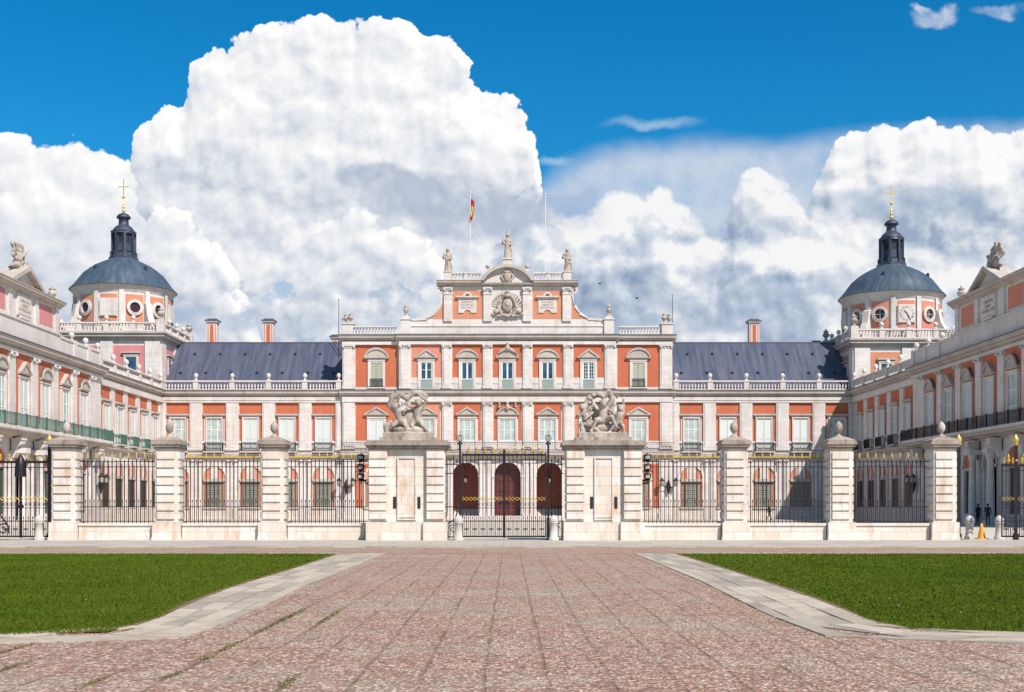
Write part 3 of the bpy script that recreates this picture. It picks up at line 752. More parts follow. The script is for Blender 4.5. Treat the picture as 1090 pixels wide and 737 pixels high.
# ================================================================== WINGS
XW = 41.05
def wing(s, label):
    """local x runs along the court, front is local -y"""
    t = thing('palace_wing', label, 'palace wing', (s * XW, 0, 0), R(90) if s < 0 else R(-90))
    L = (lambda Y: Y) if s < 0 else (lambda Y: -Y)
    def rng(a, b): return tuple(sorted((L(a), L(b))))
    YE = YF + .35; YP = 122.6; Y0 = 83.5; PW = -.6
    x0, x1 = rng(YP, YE); p0, p1 = rng(Y0, YP)
    part('wall', MB().box(x0, x1, 0, 12.8, -.1, 15.2), 'stone', t)
    # pavilion: arcaded ground floor
    cs = [88.6, 93.4, 98.2, 103.0, 107.8, 112.6, 117.4]
    mb = MB().box(p0, p1, PW, 12.8, 7.2, 15.25)
    ops = [(L(c), 1.25 if c != 103.0 else 1.35, 5.05, .02 if c == 103.0 else .9) for c in cs]
    arch_wall(mb, p0, p1, -.1, 7.2, ops, PW, PW + .8)
    mb.box(p0, p1, 12.0, 12.8, -.1, 7.2); mb.box(p0, p0 + .3, PW + .8, 12, -.1, 7.2); mb.box(p1 - .3, p1, PW + .8, 12, -.1, 7.2)
    part('pavilion_wall', mb, 'stone', t)
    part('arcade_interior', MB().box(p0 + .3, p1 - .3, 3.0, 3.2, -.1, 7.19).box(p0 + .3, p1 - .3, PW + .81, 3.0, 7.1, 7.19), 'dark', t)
    part('dado', MB().box(x0, x1, -.1, 0, -.08, 1.27), 'gstone', t)
    # recessed part details
    part('balcony_slab', MB().moulding(x0, x1, cornice_prof(7.1, 7.75, .5, 0)), 'cornice', t)
    part('string_course', MB().box(x0, x1, -.12, 0, 7.76, 8.1).box(x0, x1, -.2, 0, 9.02, 9.14), 'trim', t)
    part('architrave', MB().box(x0, x1, -.28, 0, 13.82, Z_C1a), 'stone', t)
    part('architrave', MB().box(p0, p1, PW - .28, PW, 14.22, Z_C1a + .02), 'stone', t)
    cornice(t, x0 - .0, x1, Z_C1a, Z_C1b, .62, 0); cornice(t, p0 - .4, p1 + .4, Z_C1a + .02, Z_C1b, .7, PW)
    # parapets
    posts = [L(c) for c in (127.95, 132.3, 136.7, 141.0, 145.2)]
    mb = MB(); balustrade(mb, x0, x1, -.15, Z_C1b + .06, 1.15, posts=posts); bl = part('balustrade', mb, 'trim', t)
    for p in posts: link('ball_finial', ball_finial(), bl, (p, -.15, Z_C1b + 1.23), 0, (.95, .95, 1.1))
    a, b = rng(111.3, YP + .2)
    part('parapet', MB().box(a, b, PW - .1, PW + .5, Z_C1b + .06, 16.9).box(a, b, PW - .18, PW + .58, 16.72, 16.95), 'trim', t)
    for Y in (115.0, 118.8, 122.3): pd = part('parapet_pedestal', MB().box(L(Y) - .4, L(Y) + .4, PW - .22, PW + .6, Z_C1b + .07, 17.0), 'trim', t); link('ball_finial', ball_finial(), pd, (L(Y), PW + .2, 17.0))
    a, b = rng(Y0, 94.7)
    part('parapet', MB().box(a, b, PW - .1, PW + .5, Z_C1b + .06, 16.9), 'trim', t)
    # attic with pediment
    a, b = rng(94.7, 111.0); zc0, zc1 = 19.45, 19.95
    at = part('attic', MB().box(a, b, PW + .0, PW + 3.5, Z_C1b + .06, zc0 + .05), 'stone', t)
    part('attic_base', MB().box(a - .1, b + .1, PW - .2, PW, Z_C1b + .08, 16.9).box(a - .1, b + .1, PW - .3, PW, 16.9, 17.05), 'trim', at)
    part('cornice', MB().moulding(a - .5, b + .5, cornice_prof(zc0 - .1, zc1, .65, PW)).box(a - .45, a, PW, PW + 3.6, zc0 + .1, zc1 - .01).box(b, b + .45, PW, PW + 3.6, zc0 + .1, zc1 - .01), 'cornice', at)
    for Y in (94.9 + .35, 100.2, 105.8, 110.5): part('attic_pilaster', MB().box(L(Y) - .4, L(Y) + .4, PW - .12, PW, 17.06, zc0 - .1), 'stone', at)
    pm = 'pink' if s < 0 else 'salmon'
    for Y in (97.8, 108.1): part('wall_panel', MB().box(L(Y) - 1.5, L(Y) + 1.5, PW - .02, PW, 17.4, 19.15), pm, at)
    c = L(103.0)
    pl = part('plaque', MB().box(c - 1.45, c + 1.45, PW - .14, PW, 17.35, 19.2).box(c - 1.3, c + 1.3, PW - .18, PW - .139, 17.5, 19.05).box(c - 1.0, c + 1.0, PW - .25, PW, 17.15, 17.34), 'trim', at)
    link('inscription', text_mesh('inscription', 'CAROLVS III\nADIECIT\nAN MDCCLXXV', .36, .01), pl, (c, PW - .19, 18.28)).data.materials.append(M['cap'])
    mb = MB().prism([(c - 3.2, zc1 + .01), (c + 3.2, zc1 + .01), (c, 21.4)], PW - .1, PW + 1.2)
    pe = part('pediment', mb, 'trim', at)
    mb = MB()
    for q in (-1, 1): mb.prism([(c + q * 3.7, zc1 + .005), (c + q * 3.0, zc1 + .006), (c, 21.25), (c, 21.65)], PW - .65, PW + 1.3)
    part('raking_cornice', mb, 'cornice', pe)
    for Y in (110.4, 95.3):
        link('urn', urn_finial(), at, (L(Y), PW + .3, zc1 + .01), 0, (.75, .75, .75))
    # bays of the recessed part
    rb = [125.8, 130.15, 134.5, 138.85, 143.2]
    for c in rb:
        cl = L(c)
        part('wall_panel', MB().box(cl - 1.35, cl + 1.35, -.02, .01, 9.3, 13.77), 'orange', t)
        w = window(t, cl, -.02, 8.2, 1.66, 3.72, 'pale' if c in (130.15, 143.2) else 'cream', None, t=.14)
        link('lintel', CACHE['rl'], w, (0, 0, 4.1)); link('balcony', CACHE['bslab'], w)
        link('balcony_railing', railing_mesh(2.1, .55, 1.02, 'green_iron' if s < 0 else 'iron', .14), w, (0, 0, -.14))  # right wing: black iron puts the shade into the railing colour
        lunette_window(t, cl, -.001, shut='dark_green', orange='orange').scale = (1, .4, 1)
    for p in (123.6, 127.97, 132.3, 136.67, 141.0, 145.4):
        link('pilaster', pilaster_mesh(1.3 if p < 145 else .8, 5.65, -.1, False, False), t, (L(p), 0, 8.15))
        for dx in ((-.42, .42) if 124 < p < 145 else (0,)): link('ground_pilaster', CACHE['rgp'], t, (L(p) + dx, 0, 0), 0, (1, .45, 1))
    # bays of the pavilion
    for i, c in enumerate(cs):
        cl = L(c)
        part('wall_panel', MB().box(cl - 1.6, cl + 1.6, PW - .02, PW + .01, 8.3, 14.2), 'orange', t)
        window(t, cl, PW - .02, 8.35, 1.7, 3.8, 'pale' if i in (2, 5) else 'cream', 'tri' if i % 2 else 'seg', 2.4, 1.15, .35, t=.2)
        if c != 103.0:
            part('lunette', MB().prism([(cl - 1.24, 4.9), (cl + 1.24, 4.9)] + arch_pts(cl, 5.05, 1.24, 14)[::-1], PW + .1, PW + .2), 'orange', t)
            fr = part('ground_window', MB().box(cl - 1.24, cl + 1.24, PW + .05, PW + .3, 4.65, 4.9).box(cl - 1.24, cl - 1.05, PW + .08, PW + .3, .9, 4.65).box(cl + 1.05, cl + 1.24, PW + .08, PW + .3, .9, 4.65), 'cornice', t)
            link('shutter', leaf_mesh('dark_green', 2.08, 3.7), fr, (cl, PW + .25, .93))
        else:
            mb = MB().box(cl - 1.35, cl + 1.35, 1.6, 1.7, 0, 6.5); mb.box(cl - .06, cl + .06, 1.55, 1.62, 0, 6.3)
            part('portal_door', mb, 'sash' if s > 0 else 'cream', t)
        mb = MB().ring(cl, 5.05, 1.26 if c != 103 else 1.36, .26, PW - .001, 16, 0, PI, depth=.1)
        for q in (-1, 1): mb.box(cl + q * 1.26, cl + q * 1.62, PW - .16, PW, 4.8, 5.05)
        part('arch_surround', mb, 'trim', t)
    for c in [86.2] + [x + 2.4 for x in cs]:
        cl = L(c)
        link('pilaster', pilaster_mesh(1.3, 5.95, -.12, True, False), t, (cl, PW, 8.3))
        # engaged column pair and scrolled console that carry the balcony
        mb = MB().box(cl - .5, cl + .5, PW - .15, PW, 0, 6.1)
        part('ground_pilaster', mb, 'stone', t)
        def cons():
            mb = MB()
            prof = [(0, 0), (-.2, .05), (-.32, .3), (-.38, .75), (-.65, 1.05), (-.9, 1.15), (-.95, 1.45), (0, 1.45)]
            mb.moulding(-.32, .32, prof); mb.lathe([(.22, -.34), (.22, .34)], 10, (0, 0, 0)) if False else None
            mb.box(-.42, .42, -1.0, 0, 1.451, 1.6)
            return mb.mesh('console', 'trim')
        link('console', cached('cons', cons), t, (cl, PW - .14, 5.5))
    for q in (-1, 1):
        cl = L(103.0) + q * 1.95
        mb = MB().lathe([(.42, 0), (.42, .3), (.34, .36), (.33, 2.2), (.27, 5.0), (.36, 5.15), (.4, 5.5)], 14, (cl, PW - .75, .4)); mb.box(cl - .5, cl + .5, PW - 1.25, PW, -.05, .4); mb.box(cl - .48, cl + .48, PW - 1.23, PW, 5.9, 6.3)
        part('column', mb, 'stone', t)
    part('balcony_slab', MB().moulding(p0, p1, cornice_prof(7.1, 7.75, 1.35, PW)), 'cornice', t)
    part('balcony_slab', MB().box(p0, p1, PW - 1.25, PW, 7.76, 8.0), 'trim', t)
    ir = 'green_iron' if s < 0 else 'iron'  # right wing railings painted black to look shaded, left ones keep the green
    r = part('balcony_railing', long_rail(p0, p1, PW - 1.15, 8.0, 1.05, ir, .2, r=.02), ir, t)
    e = p1 if s < 0 else p0
    mb = MB(); 
    for z in (8.1, 9.0): mb.box(e - .03, e + .03, PW - 1.14, PW, z, z + .05)
    for k in range(7): mb.box(e - .015, e + .015, PW - 1.1 + k * .16, PW - 1.07 + k * .16, 8.0, 9.0)
    part('railing_return', mb, ir, r)
    n = 18
    for k in range(n + 1): x = p0 + (p1 - p0) * k / n; part('railing_post', MB().box(x - .06, x + .06, PW - 1.22, PW - 1.1, 8.0, 9.12), ir, r)
    part('roof', MB().box(x0 + .1, x1, .6, 12.6, 15.2, 15.6).box(p0 + .1, p1 - .1, .6, 12.6, 15.25, 15.7), 'lead', t)
    return t
wl = wing(-1, 'sunlit wing on the left of the court with green balcony railings')
wr = wing(1, 'shaded wing on the right of the court with balcony railings coloured dark for the shade')

# ================================================================== DOMED TOWERS
def tower(s, label, dz, clock, wm, pm):
    X = s * (XW + .15 + 6.35); Y = YF + .4 + 6.5
    t = thing('domed_tower', label, 'tower', (X, Y, 0))
    H = 6.35; z1 = 21.05 + dz
    part('wall', MB().box(-H, H, -H, H, -.1, z1), 'stone', t)
    for k in range(4):                                   # four faces
        a = k * PI / 2
        def turned(name, mb, m, par=t): return part(name, mb, m, par, (0, 0, 0), a)
        for c in (-2.6, 2.6):
            p = turned('wall_panel', MB().box(c - 1.85, c + 1.85, -H - .02, -H + .01, 15.9, 20.5 + dz), wm)
            w = link('window', surround_mesh(1.2, 2.0, .25), p, (c + (.3 if c > 0 else -.0), -H - .02, 17.1 + dz)); link('pane', pane_mesh(1.2, 2.0), w, (0, -.02, 0))
            link('lintel', cached('tl', lambda: MB().box(-1.1, 1.1, -.32, 0, 0, .2).mesh('lintel', 'cornice')), w, (0, 0, 2.45))
        for x, w in ((-5.45, 1.8), (0, 1.5), (5.45, 1.8)): turned('pilaster', MB().box(x - w / 2, x + w / 2, -H - .2, -H, 15, z1), 'stone')
        o = 1.0
        if k == 0:
            mb = MB()
            for (zz0, zz1, oo) in ((.003, .3, .12), (.3, .45, .3), (.45, .8, .62), (.8, 1.015, .8)): mb.box(-H - oo, H + oo, -H - oo, H + oo, z1 + zz0, z1 + zz1)
            turned('cornice', mb, 'cornice')
        zb = z1 + 1.02; mb = MB(); balustrade(mb, -H + .36, H - .56, -H - .2, zb, 1.15, posts=(-3.2, 0, 3.2))
        bl = turned('balustrade', mb, 'trim')
        for x in (-3.2, 0, 3.2): link('ball_finial', ball_finial(), bl, (x, -H - .2, zb + 1.18))
        pd = turned('corner_pedestal', MB().box(-H - .55, -H + .35, -H - .55, -H + .35, zb, zb + 1.45), 'trim')
        link('urn', urn_finial(), pd, (-H - .1, -H - .1, zb + 1.45), 0, (.85, .85, .85))
    # roof deck, drum
    zd = z1 + 1.0; z2 = 27.25 + dz; r = 5.75
    part('roof_deck', MB().box(-H + .35, H - .35, -H + .35, H - .35, z1 + .9, z1 + 1.06), 'lead', t)
    part('drum', MB().lathe([(r, zd), (r, z2)], 72), 'stone', t)
    def patch(r0, a0, a1, za, zb_, th=.04, n=6):
        mb = MB(); v = []
        for i in range(n + 1):
            a = a0 + (a1 - a0) * i / n
            for rr in (r0, r0 + th):
                for z in (za, zb_): v.append((rr * math.sin(a), -rr * math.cos(a), z))
        f = []
        for i in range(n):
            a, b = 4 * i, 4 * i + 4
            f += [(a + 2, b + 2, b + 3, a + 3), (a, a + 2, a + 3, a + 1)[::-1], (a + 3, b + 3, b + 1, a + 1), (a + 2, a, b, b + 2)]
        f += [(0, 2, 3, 1), (4 * n, 4 * n + 1, 4 * n + 3, 4 * n + 2)]
        return mb.add(v, f)
    for k in range(12):
        a = R(30 * k)
        p = part('drum_panel', patch(r - .01, a - R(10.3), a + R(10.3), 23.55 + dz, 26.75 + dz), 'pale_orange' if s < 0 else pm, t)
        part('drum_pilaster', patch(r - .01, a + R(12.3), a + R(17.7), zd, z2, .2), 'stone', t)
        n = 24
        if k % 3 != 0:
            mb = MB().ring(0, 0, .62, .34, 0, n, depth=.2); mb.ring(0, 0, .62, .1, -.19, n, depth=.06)
            oc = part('oculus', mb, 'trim', p, ((r + .05) * math.sin(a), -(r + .05) * math.cos(a), 25.2 + dz), a)
            g = part('pane', MB().prism([(.63 * math.cos(2 * PI * i / n), .63 * math.sin(2 * PI * i / n)) for i in range(n)], -.03, 0), 'oculus_dark', oc)
            if s > 0: part('glazing_bar', MB().box(-.02, .02, -.06, -.03, -.62, .62).box(-.62, .62, -.062, -.031, -.02, .02), 'sash', oc)
        else:
            q = part('plaque' if not (clock and k == 0) else 'clock', MB().box(-.95, .95, -.16, .02, -1.0, 1.0).box(-1.05, 1.05, -.1, .02, -1.1, 1.1), 'stone', p, ((r + .05) * math.sin(a), -(r + .05) * math.cos(a), 25.15 + dz), a)
            if clock and k == 0:
                nums = ['XII', 'I', 'II', 'III', 'IIII', 'V', 'VI', 'VII', 'VIII', 'IX', 'X', 'XI']
                for i, tx in enumerate(nums):
                    b = 2 * PI * i / 12; me = text_mesh('numeral', tx, .3, .008); me.materials.append(M['lead'])
                    o = link('numeral', me, q, (.76 * math.sin(b), -.17, .76 * math.cos(b))); o.rotation_euler = (0, b, 0)
                part('hand', MB().add([(-.05, -.19, -.2), (.05, -.19, -.2), (.44, -.19, -.7), (.36, -.19, -.74)], [(0, 1, 2, 3)]).add([(-.04, -.2, .1), (.05, -.2, .12), (.47, -.2, -.72), (.40, -.2, -.76)], [(0, 1, 2, 3)]), 'lead', q)
                part('hand', MB().add([(-.05, -.21, -.05), (.05, -.21, .05), (-.28, -.21, .42), (-.36, -.21, .36)], [(0, 1, 2, 3)]), 'lead', q)
    part('drum_cornice', MB().lathe([(r, z2 - .2), (r + .15, z2), (r + .2, z2 + .2), (r + .35, z2 + .3), (r + .4, z2 + .5), (r + .58, z2 + .55), (r + .58, z2 + .66), (.5, z2 + .66)], 72), 'trim', t)
    for k in range(4):                                   # concave buttresses
        a = R(45 + 90 * k)
        Q = [(5.7, zd), (8.7, zd), (8.7, zd + .5), (8.0, zd + .65), (7.2, zd + 1.2), (6.6, zd + 2.2), (6.3, zd + 3.6), (5.7, zd + 3.9)]
        part('buttress', MB().prism([(x, z) for x, z in Q], -.4, .4), 'trim', t, (0, 0, 0), a)
    zc = z2 + .66; K = 4.45
    prof = [(6.45, 0), (6.35, .12), (6.05, .45), (5.7, .95), (5.3, 1.55), (4.85, 2.2), (4.15, 2.85), (3.35, 3.45), (2.55, 3.9), (1.95, 4.2), (1.7, 4.4)]
    prof = [(a, b * .91) for a, b in prof]
    dm = part('dome', MB().lathe(prof, 72, (0, 0, zc)), 'dome', t)
    for a in (-.5, .9, 2.3, 3.7):
        for rr, zz in ((4.55, 2.3),):
            dv = part('dome_vent', MB().lathe([(.18, -.1), (.2, .25), (.02, .38)], 8), 'dark', dm, (rr * math.sin(a), -rr * math.cos(a), zc + zz))
    zl = zc + 3.98
    ln = part('lantern', MB().lathe([(1.78, -.1), (1.78, .25), (1.55, .35), (1.5, .8), (1.6, .9), (1.3, .95), (1.22, 3.2), (1.3, 3.25), (1.55, 3.35), (1.55, 3.5), (.3, 3.55)], 8, (0, 0, zl), a0=R(22.5), smooth=False), 'lantern', t)
    for k in range(8):
        a = R(45 * k); rr = 1.15
        part('lantern_window', MB().prism([(-.24, 1.15), (.24, 1.15)] + arch_pts(0, 2.55, .24, 8)[::-1], -.02, .1), 'dark', ln, (rr * math.sin(a), -rr * math.cos(a), zl), a)
        a += R(22.5); part('lantern_pilaster', MB().box(-.14, .14, -.22, .05, .9, 3.3).box(-.2, .2, -.35, .05, -.05, .95), 'lantern', ln, (1.28 * math.sin(a), -1.28 * math.cos(a), zl), a)
    ln.scale = (1, 1, 1)
    cp = part('cupola', MB().lathe([(1.5, 3.5), (1.42, 3.7), (1.3, 4.0), (1.05, 4.35), (.72, 4.6), (.62, 4.7), (.58, 5.35), (.66, 5.4), (.86, 5.5), (.86, 5.62), (.8, 5.75), (.6, 5.98), (.3, 6.12), (.12, 6.2)], 24, (0, 0, zl - .35)), 'lantern', ln)
    z = zl + 5.82
    cr = MB().lathe([(.07, -.1), (.07, 0), (.2, .18), (.22, .3), (.1, .45), (.07, .5), (.17, .65), (.18, .75), (.07, .88), (.13, 1.05), (.04, 1.2), (.035, 2.2)], 12, (0, 0, z))
    zz = z + 2.2
    cr.box(-.05, .05, -.03, .03, zz - .2, zz + 2.0); cr.box(-.62, .62, -.028, .028, zz + 1.0, zz + 1.1); cr.box(-.3, .3, -.026, .026, zz - .35, zz - .28)
    cr.ball((0, 0, zz - .2), .17, 8)
    for a, b in ((-.62, 1.05), (.62, 1.05), (0, 2.0)): cr.ball((a, 0, zz + b), .08, 6)
    part('weather_cross', cr, 'gold', ln)
    return t
tower(-1, 'domed square tower with blank plaque on its drum, behind the left wing', .15, False, 'pink', 'pale_orange')
tower(1, 'domed square tower with a clock on its drum, behind the right wing', -.65, True, 'pale_orange', 'salmon')
# small lead-capped stack between clock tower and slate roof
p = link('small_chimney', MB().box(-.55, .55, -.5, .5, 0, 2.2).box(-.35, .35, -.3, .3, 2.2, 3.0).box(-.5, .5, -.42, .42, 3.0, 3.15).mesh('small_chimney', 'lead'), None, (41.4 - 1.6, YF + 13.0, 21.0)); p.parent = rr; p.location = (39.6, 12.0, 19.6)
# ================================================================== RAILINGS, PIERS, GATES
PX = [10.33, 15.04, 19.65]
PVT = .04
def pier(x, label):
    t = thing('stone_pier', label, 'pier', (x, YG, 0), 0, 'urn-topped piers of the court railing')
    part('plinth', MB().box(-.61, .61, -.56, .7, 0, .84).box(-.64, .64, -.6, .74, -.05, .16), 'gstone', t)
    mb = MB().box(-.5, .5, -.42, .58, .84, 4.12)
    n = 8; h = (4.0 - .95) / n
    for i in range(n):
        z0 = .95 + i * h; mb.box(-.42, .36, -.50, -.41, z0 + .035, z0 + h - .035); mb.box(-.56, -.49, -.34, .5, z0 + .035, z0 + h - .035); mb.box(.49, .56, -.34, .5, z0 + .035, z0 + h - .035)
    part('shaft', mb, 'gstone', t)
    cap = MB()
    for z0, z1, o in ((4.12, 4.2, .05), (4.2, 4.3, .12), (4.3, 4.42, .17), (4.42, 4.5, .12)): cap.box(-.5 - o, .5 + o, -.46 - o, .6 + o, z0, z1)
    cap.add([(-.6, -.56, 4.5), (.6, -.56, 4.5), (.6, .7, 4.5), (-.6, .7, 4.5), (-.24, -.2, 4.66), (.24, -.2, 4.66), (.24, .3, 4.66), (-.24, .3, 4.66)], [(0, 1, 5, 4), (1, 2, 6, 5), (2, 3, 7, 6), (3, 0, 4, 7), (4, 5, 6, 7)])
    part('cap', cap, 'cap', t)
    part('urn', MB().lathe([(.17, 0), (.17, .05), (.08, .09), (.055, .17), (.1, .21), (.155, .29), (.178, .4), (.165, .52), (.11, .62), (.045, .68), (.01, .72)], 16, (0, .05, 4.66)), 'statue', t)
    return t
pl = {-3: 'urn-topped stone pier beside the closed side gate, farthest left', -2: 'middle urn-topped pier of the three left of the main gate', -1: 'urn-topped stone pier nearest to the left sculpture pedestal',
      1: 'urn-topped stone pier nearest to the right sculpture pedestal', 2: 'middle urn-topped pier of the three right of the main gate', 3: 'urn-topped stone pier beside the open side gate with bollards'}
proto = pier(PX[0], pl[1])
for k in (-3, -2, -1, 2, 3):
    c = copy_tree(proto); c.location.x = math.copysign(PX[abs(k) - 1], k); relabel(c, pl[k])
def spear(gold=True):
    return cached('spear', lambda: MB().lathe([(.02, 0), (.05, .05), (.03, .1), (.065, .2), (.012, .36), (.002, .40)], 6).mesh('gold_tip', 'gold'))
def rail_section(x0, x1, label, n_hint=None):
    L = x1 - x0; t = thing('iron_railing', label, 'railing', ((x0 + x1) / 2, YG + .05, .79), 0, 'iron railings between the stone piers')
    n = max(2, round(L / .178)); r = .018; mb = MB(); rd = MB(); sp = MB()
    for i in range(1, n):
        x = -L / 2 + i * L / n; mb.box(x - r, x + r, -r, r, 0, 2.84 if i % 2 else 2.92)
        xm = x + L / n / 2
        if i < n - 1: sp.box(xm - .009, xm + .009, -.009, .009, .08, .93); sp.lathe([(.008, 0), (.03, .04), (.004, .15)], 5, (xm, 0, .93))
        if i % 2 == 0: link('gold_tip', spear(), t, (x, 0, 2.88), 0, (.75, .75, .75))
    for z in (.08, .73, 2.53, 2.76): rd.box(-L / 2, L / 2, -.02, .02, z - .017, z + .017)
    part('bars', mb, 'iron', t); part('rail', rd, 'iron', t); part('short_spikes', sp, 'iron', t)
    return t
def plinth(x0, x1, label):
    t = thing('plinth_wall', label, 'low wall', ((x0 + x1) / 2, YG, 0), 0, 'low stone walls under the railings')
    L = x1 - x0
    part('wall', MB().box(-L / 2, L / 2, -.3, .35, -.05, .68), 'gstone', t); part('coping', MB().box(-L / 2, L / 2, -.36, .41, .68, .79), 'gstone', t)
secs = [(-19.0, -15.69, 'between the farthest left pier and the middle left pier'), (-14.38, -10.98, 'between the middle left pier and the pier nearest the left sculpture'),
        (-9.67, -6.22, 'between the left sculpture pedestal and its nearest pier'), (6.22, 9.67, 'between the right sculpture pedestal and its nearest pier'),
        (10.98, 14.38, 'between the pier nearest the right sculpture and the middle right pier'), (15.69, 19.0, 'between the middle right pier and the farthest right pier')]
for a, b, w in secs:
    plinth(a, b, 'low stone wall ' + w); rail_section(a + .12 - .2, b - .12 + .2, 'gold-tipped railing ' + w)
# the two big pedestals
def pedestal(s, label):
    t = thing('gate_pedestal', label, 'pedestal', (s * 4.42 if s > 0 else -4.31, YG, 0), 0, 'sculpture pedestals flanking the main gate')
    B = MB()
    for q in (-1, 1): B.box(q * 1.26 - .53, q * 1.26 + .53, -1.0, 1.0, -.05, .86)
    B.box(-.73, .73, -.86, .9, -.05, .86); part('base', B, 'gstone', t)
    S = MB().box(-1.6, 1.6, -.72, .9, .86, 4.05)
    for q in (-1, 1):
        S.box(q * 1.27 - .42, q * 1.27 + .42, -.86, -.7, .9, 4.05)
        n = 8; h = 3.05 / n
        for i in range(n): z = .96 + i * h; S.box(q * 1.27 - .38, q * 1.27 + .38, -.94, -.85, z + .03, z + h - .03); S.box(q * 1.6, q * 1.66, -.6, .8, z + .03, z + h - .03)
    part('shaft', S, 'gstone', t)
    P = MB().box(-.36, .36, -.76, -.71, 1.05, 3.6)
    P.box(-.42, -.36, -.80, -.71, 1.0, 3.66).box(.36, .42, -.80, -.71, 1.0, 3.66).box(-.42, .42, -.80, -.71, 3.66, 3.73).box(-.42, .42, -.80, -.71, .94, 1.0)
    part('panel', P, 'gstone', t)
    for q in (-.54, .54): part('slot', MB().box(q - .065, q + .065, -.745, -.71, 1.45, 1.97), 'dark', t)
    cap = MB()
    for z0, z1, o in ((4.05, 4.13, .04), (4.13, 4.24, .12), (4.24, 4.38, .2), (4.38, 4.46, .14)): cap.box(-1.66 - o, 1.66 + o, -.88 - o, .92 + o, z0, z1)
    part('cap', cap, 'cap', t)
    part('sculpture_base', MB().box(-1.25, 1.25, -.6, .7, 4.46, 4.62).box(-1.1, 1.1, -.5, .62, 4.62, 4.8), 'statue', t)
    return t
pedestal(-1, 'rusticated stone pedestal under the group of wrestling putti with splayed legs')
pedestal(1, 'rusticated stone pedestal under the heaped group of reclining figures')

def putto(o, head, sh, hip, kn, ft, hands, elb, s=1.0):
    """capsules of a chubby child; two-element lists are left / right"""
    V3 = lambda p: (o[0] + p[0], o[1] + (p[2] if len(p) > 2 else 0), o[2] + p[1])
    c = [('e', V3(head), (.16 * s, .17 * s, .19 * s)), ('e', (V3(head)[0], V3(head)[1] - .13 * s, V3(head)[2] - .03), (.04, .06, .05))]
    c += [((V3(head)), .09 * s, V3(sh), .12 * s), (V3(sh), .19 * s, V3(hip), .2 * s)]
    hx0 = V3(hip); sx = V3(sh)
    for i in (0, 1):
        q = -1 if i == 0 else 1
        h = (hx0[0] + q * .1, hx0[1], hx0[2]); a = (sx[0] + q * .17, sx[1], sx[2] + .04)
        c += [(h, .15 * s, V3(kn[i]), .1 * s), (V3(kn[i]), .1 * s, V3(ft[i]), .055 * s), (V3(ft[i]), .055 * s, (V3(ft[i])[0] + q * .08, V3(ft[i])[1] - .14, V3(ft[i])[2] - .02), .04 * s)]
        c += [(a, .085 * s, V3(elb[i]), .065 * s), (V3(elb[i]), .065 * s, V3(hands[i]), .045 * s)]
        hp = V3(hands[i])
        for f in range(4): c.append((hp, .03, (hp[0] + (f - 1.5) * .035, hp[1] - .05, hp[2] + .08), .018))
    for k in range(7):
        a = 2 * PI * k / 7; hh = V3(head); c.append(('e', (hh[0] + .12 * s * math.cos(a), hh[1] + .03 + .06 * math.sin(a), hh[2] + .12 * s), (.055, .06, .055)))
    return c
def sculpt_left():
    c = putto((-.05, 0, 0), (-.55, 1.22, -.1), (-.42, .98), (-.28, .6), [(-.62, .38, -.12), (-.05, .36, -.15)], [(-.88, .07, 0), (-.02, .06, -.1)], [(-.35, 1.55, -.15), (.05, 1.2, -.2)], [(-.78, 1.2, -.1), (-.12, 1.0, -.22)])
    c += putto((.05, .05, 0), (.4, 1.4, -.15), (.38, 1.1), (.33, .66), [(.12, .38, -.18), (.62, .38, -.1)], [(.2, .06, -.1), (.9, .06, 0)], [(.42, 1.74, -.1), (-.1, 1.42, -.15)][::-1], [(.05, 1.25, -.2), (.78, 1.5, -.1)])
    ch = [(-.85, 1.3, 0), (-.7, 1.62, 0), (-.35, 1.78, -.05), (-.05, 1.6, -.1), (.2, 1.85, 0), (.55, 1.86, .05), (.75, 1.7, .05)]
    for a, b in zip(ch, ch[1:]): c.append(((a[0], a[2], a[1]), .13, (b[0], b[2], b[1]), .14))
    ch = [(-.95, .1, .1), (-1.0, .35, .1), (-.8, .5, .15), (-.3, .4, .2), (.2, .5, .2), (.7, .3, .2)]
    for a, b in zip(ch, ch[1:]): c.append(((a[0], a[2], a[1]), .15, (b[0], b[2], b[1]), .13))
    for k in range(8): a = k * .8; c.append(('e', (-.62 + .16 * math.cos(a), .0, 1.62 + .14 * math.sin(a)), (.09, .12, .09)))
    c += [('e', (0, .15, .2), (.85, .35, .2)), ('e', (0, .2, .75), (.35, .2, .5)), ((-.8, .1, 1.6), .05, (-1.0, .1, 1.85), .02), ((-.7, .1, 1.7), .05, (-.75, .1, 1.98), .02)]
    c.append(('b', -1.05, 1.05, -.42, .5, 0, .06))
    return c
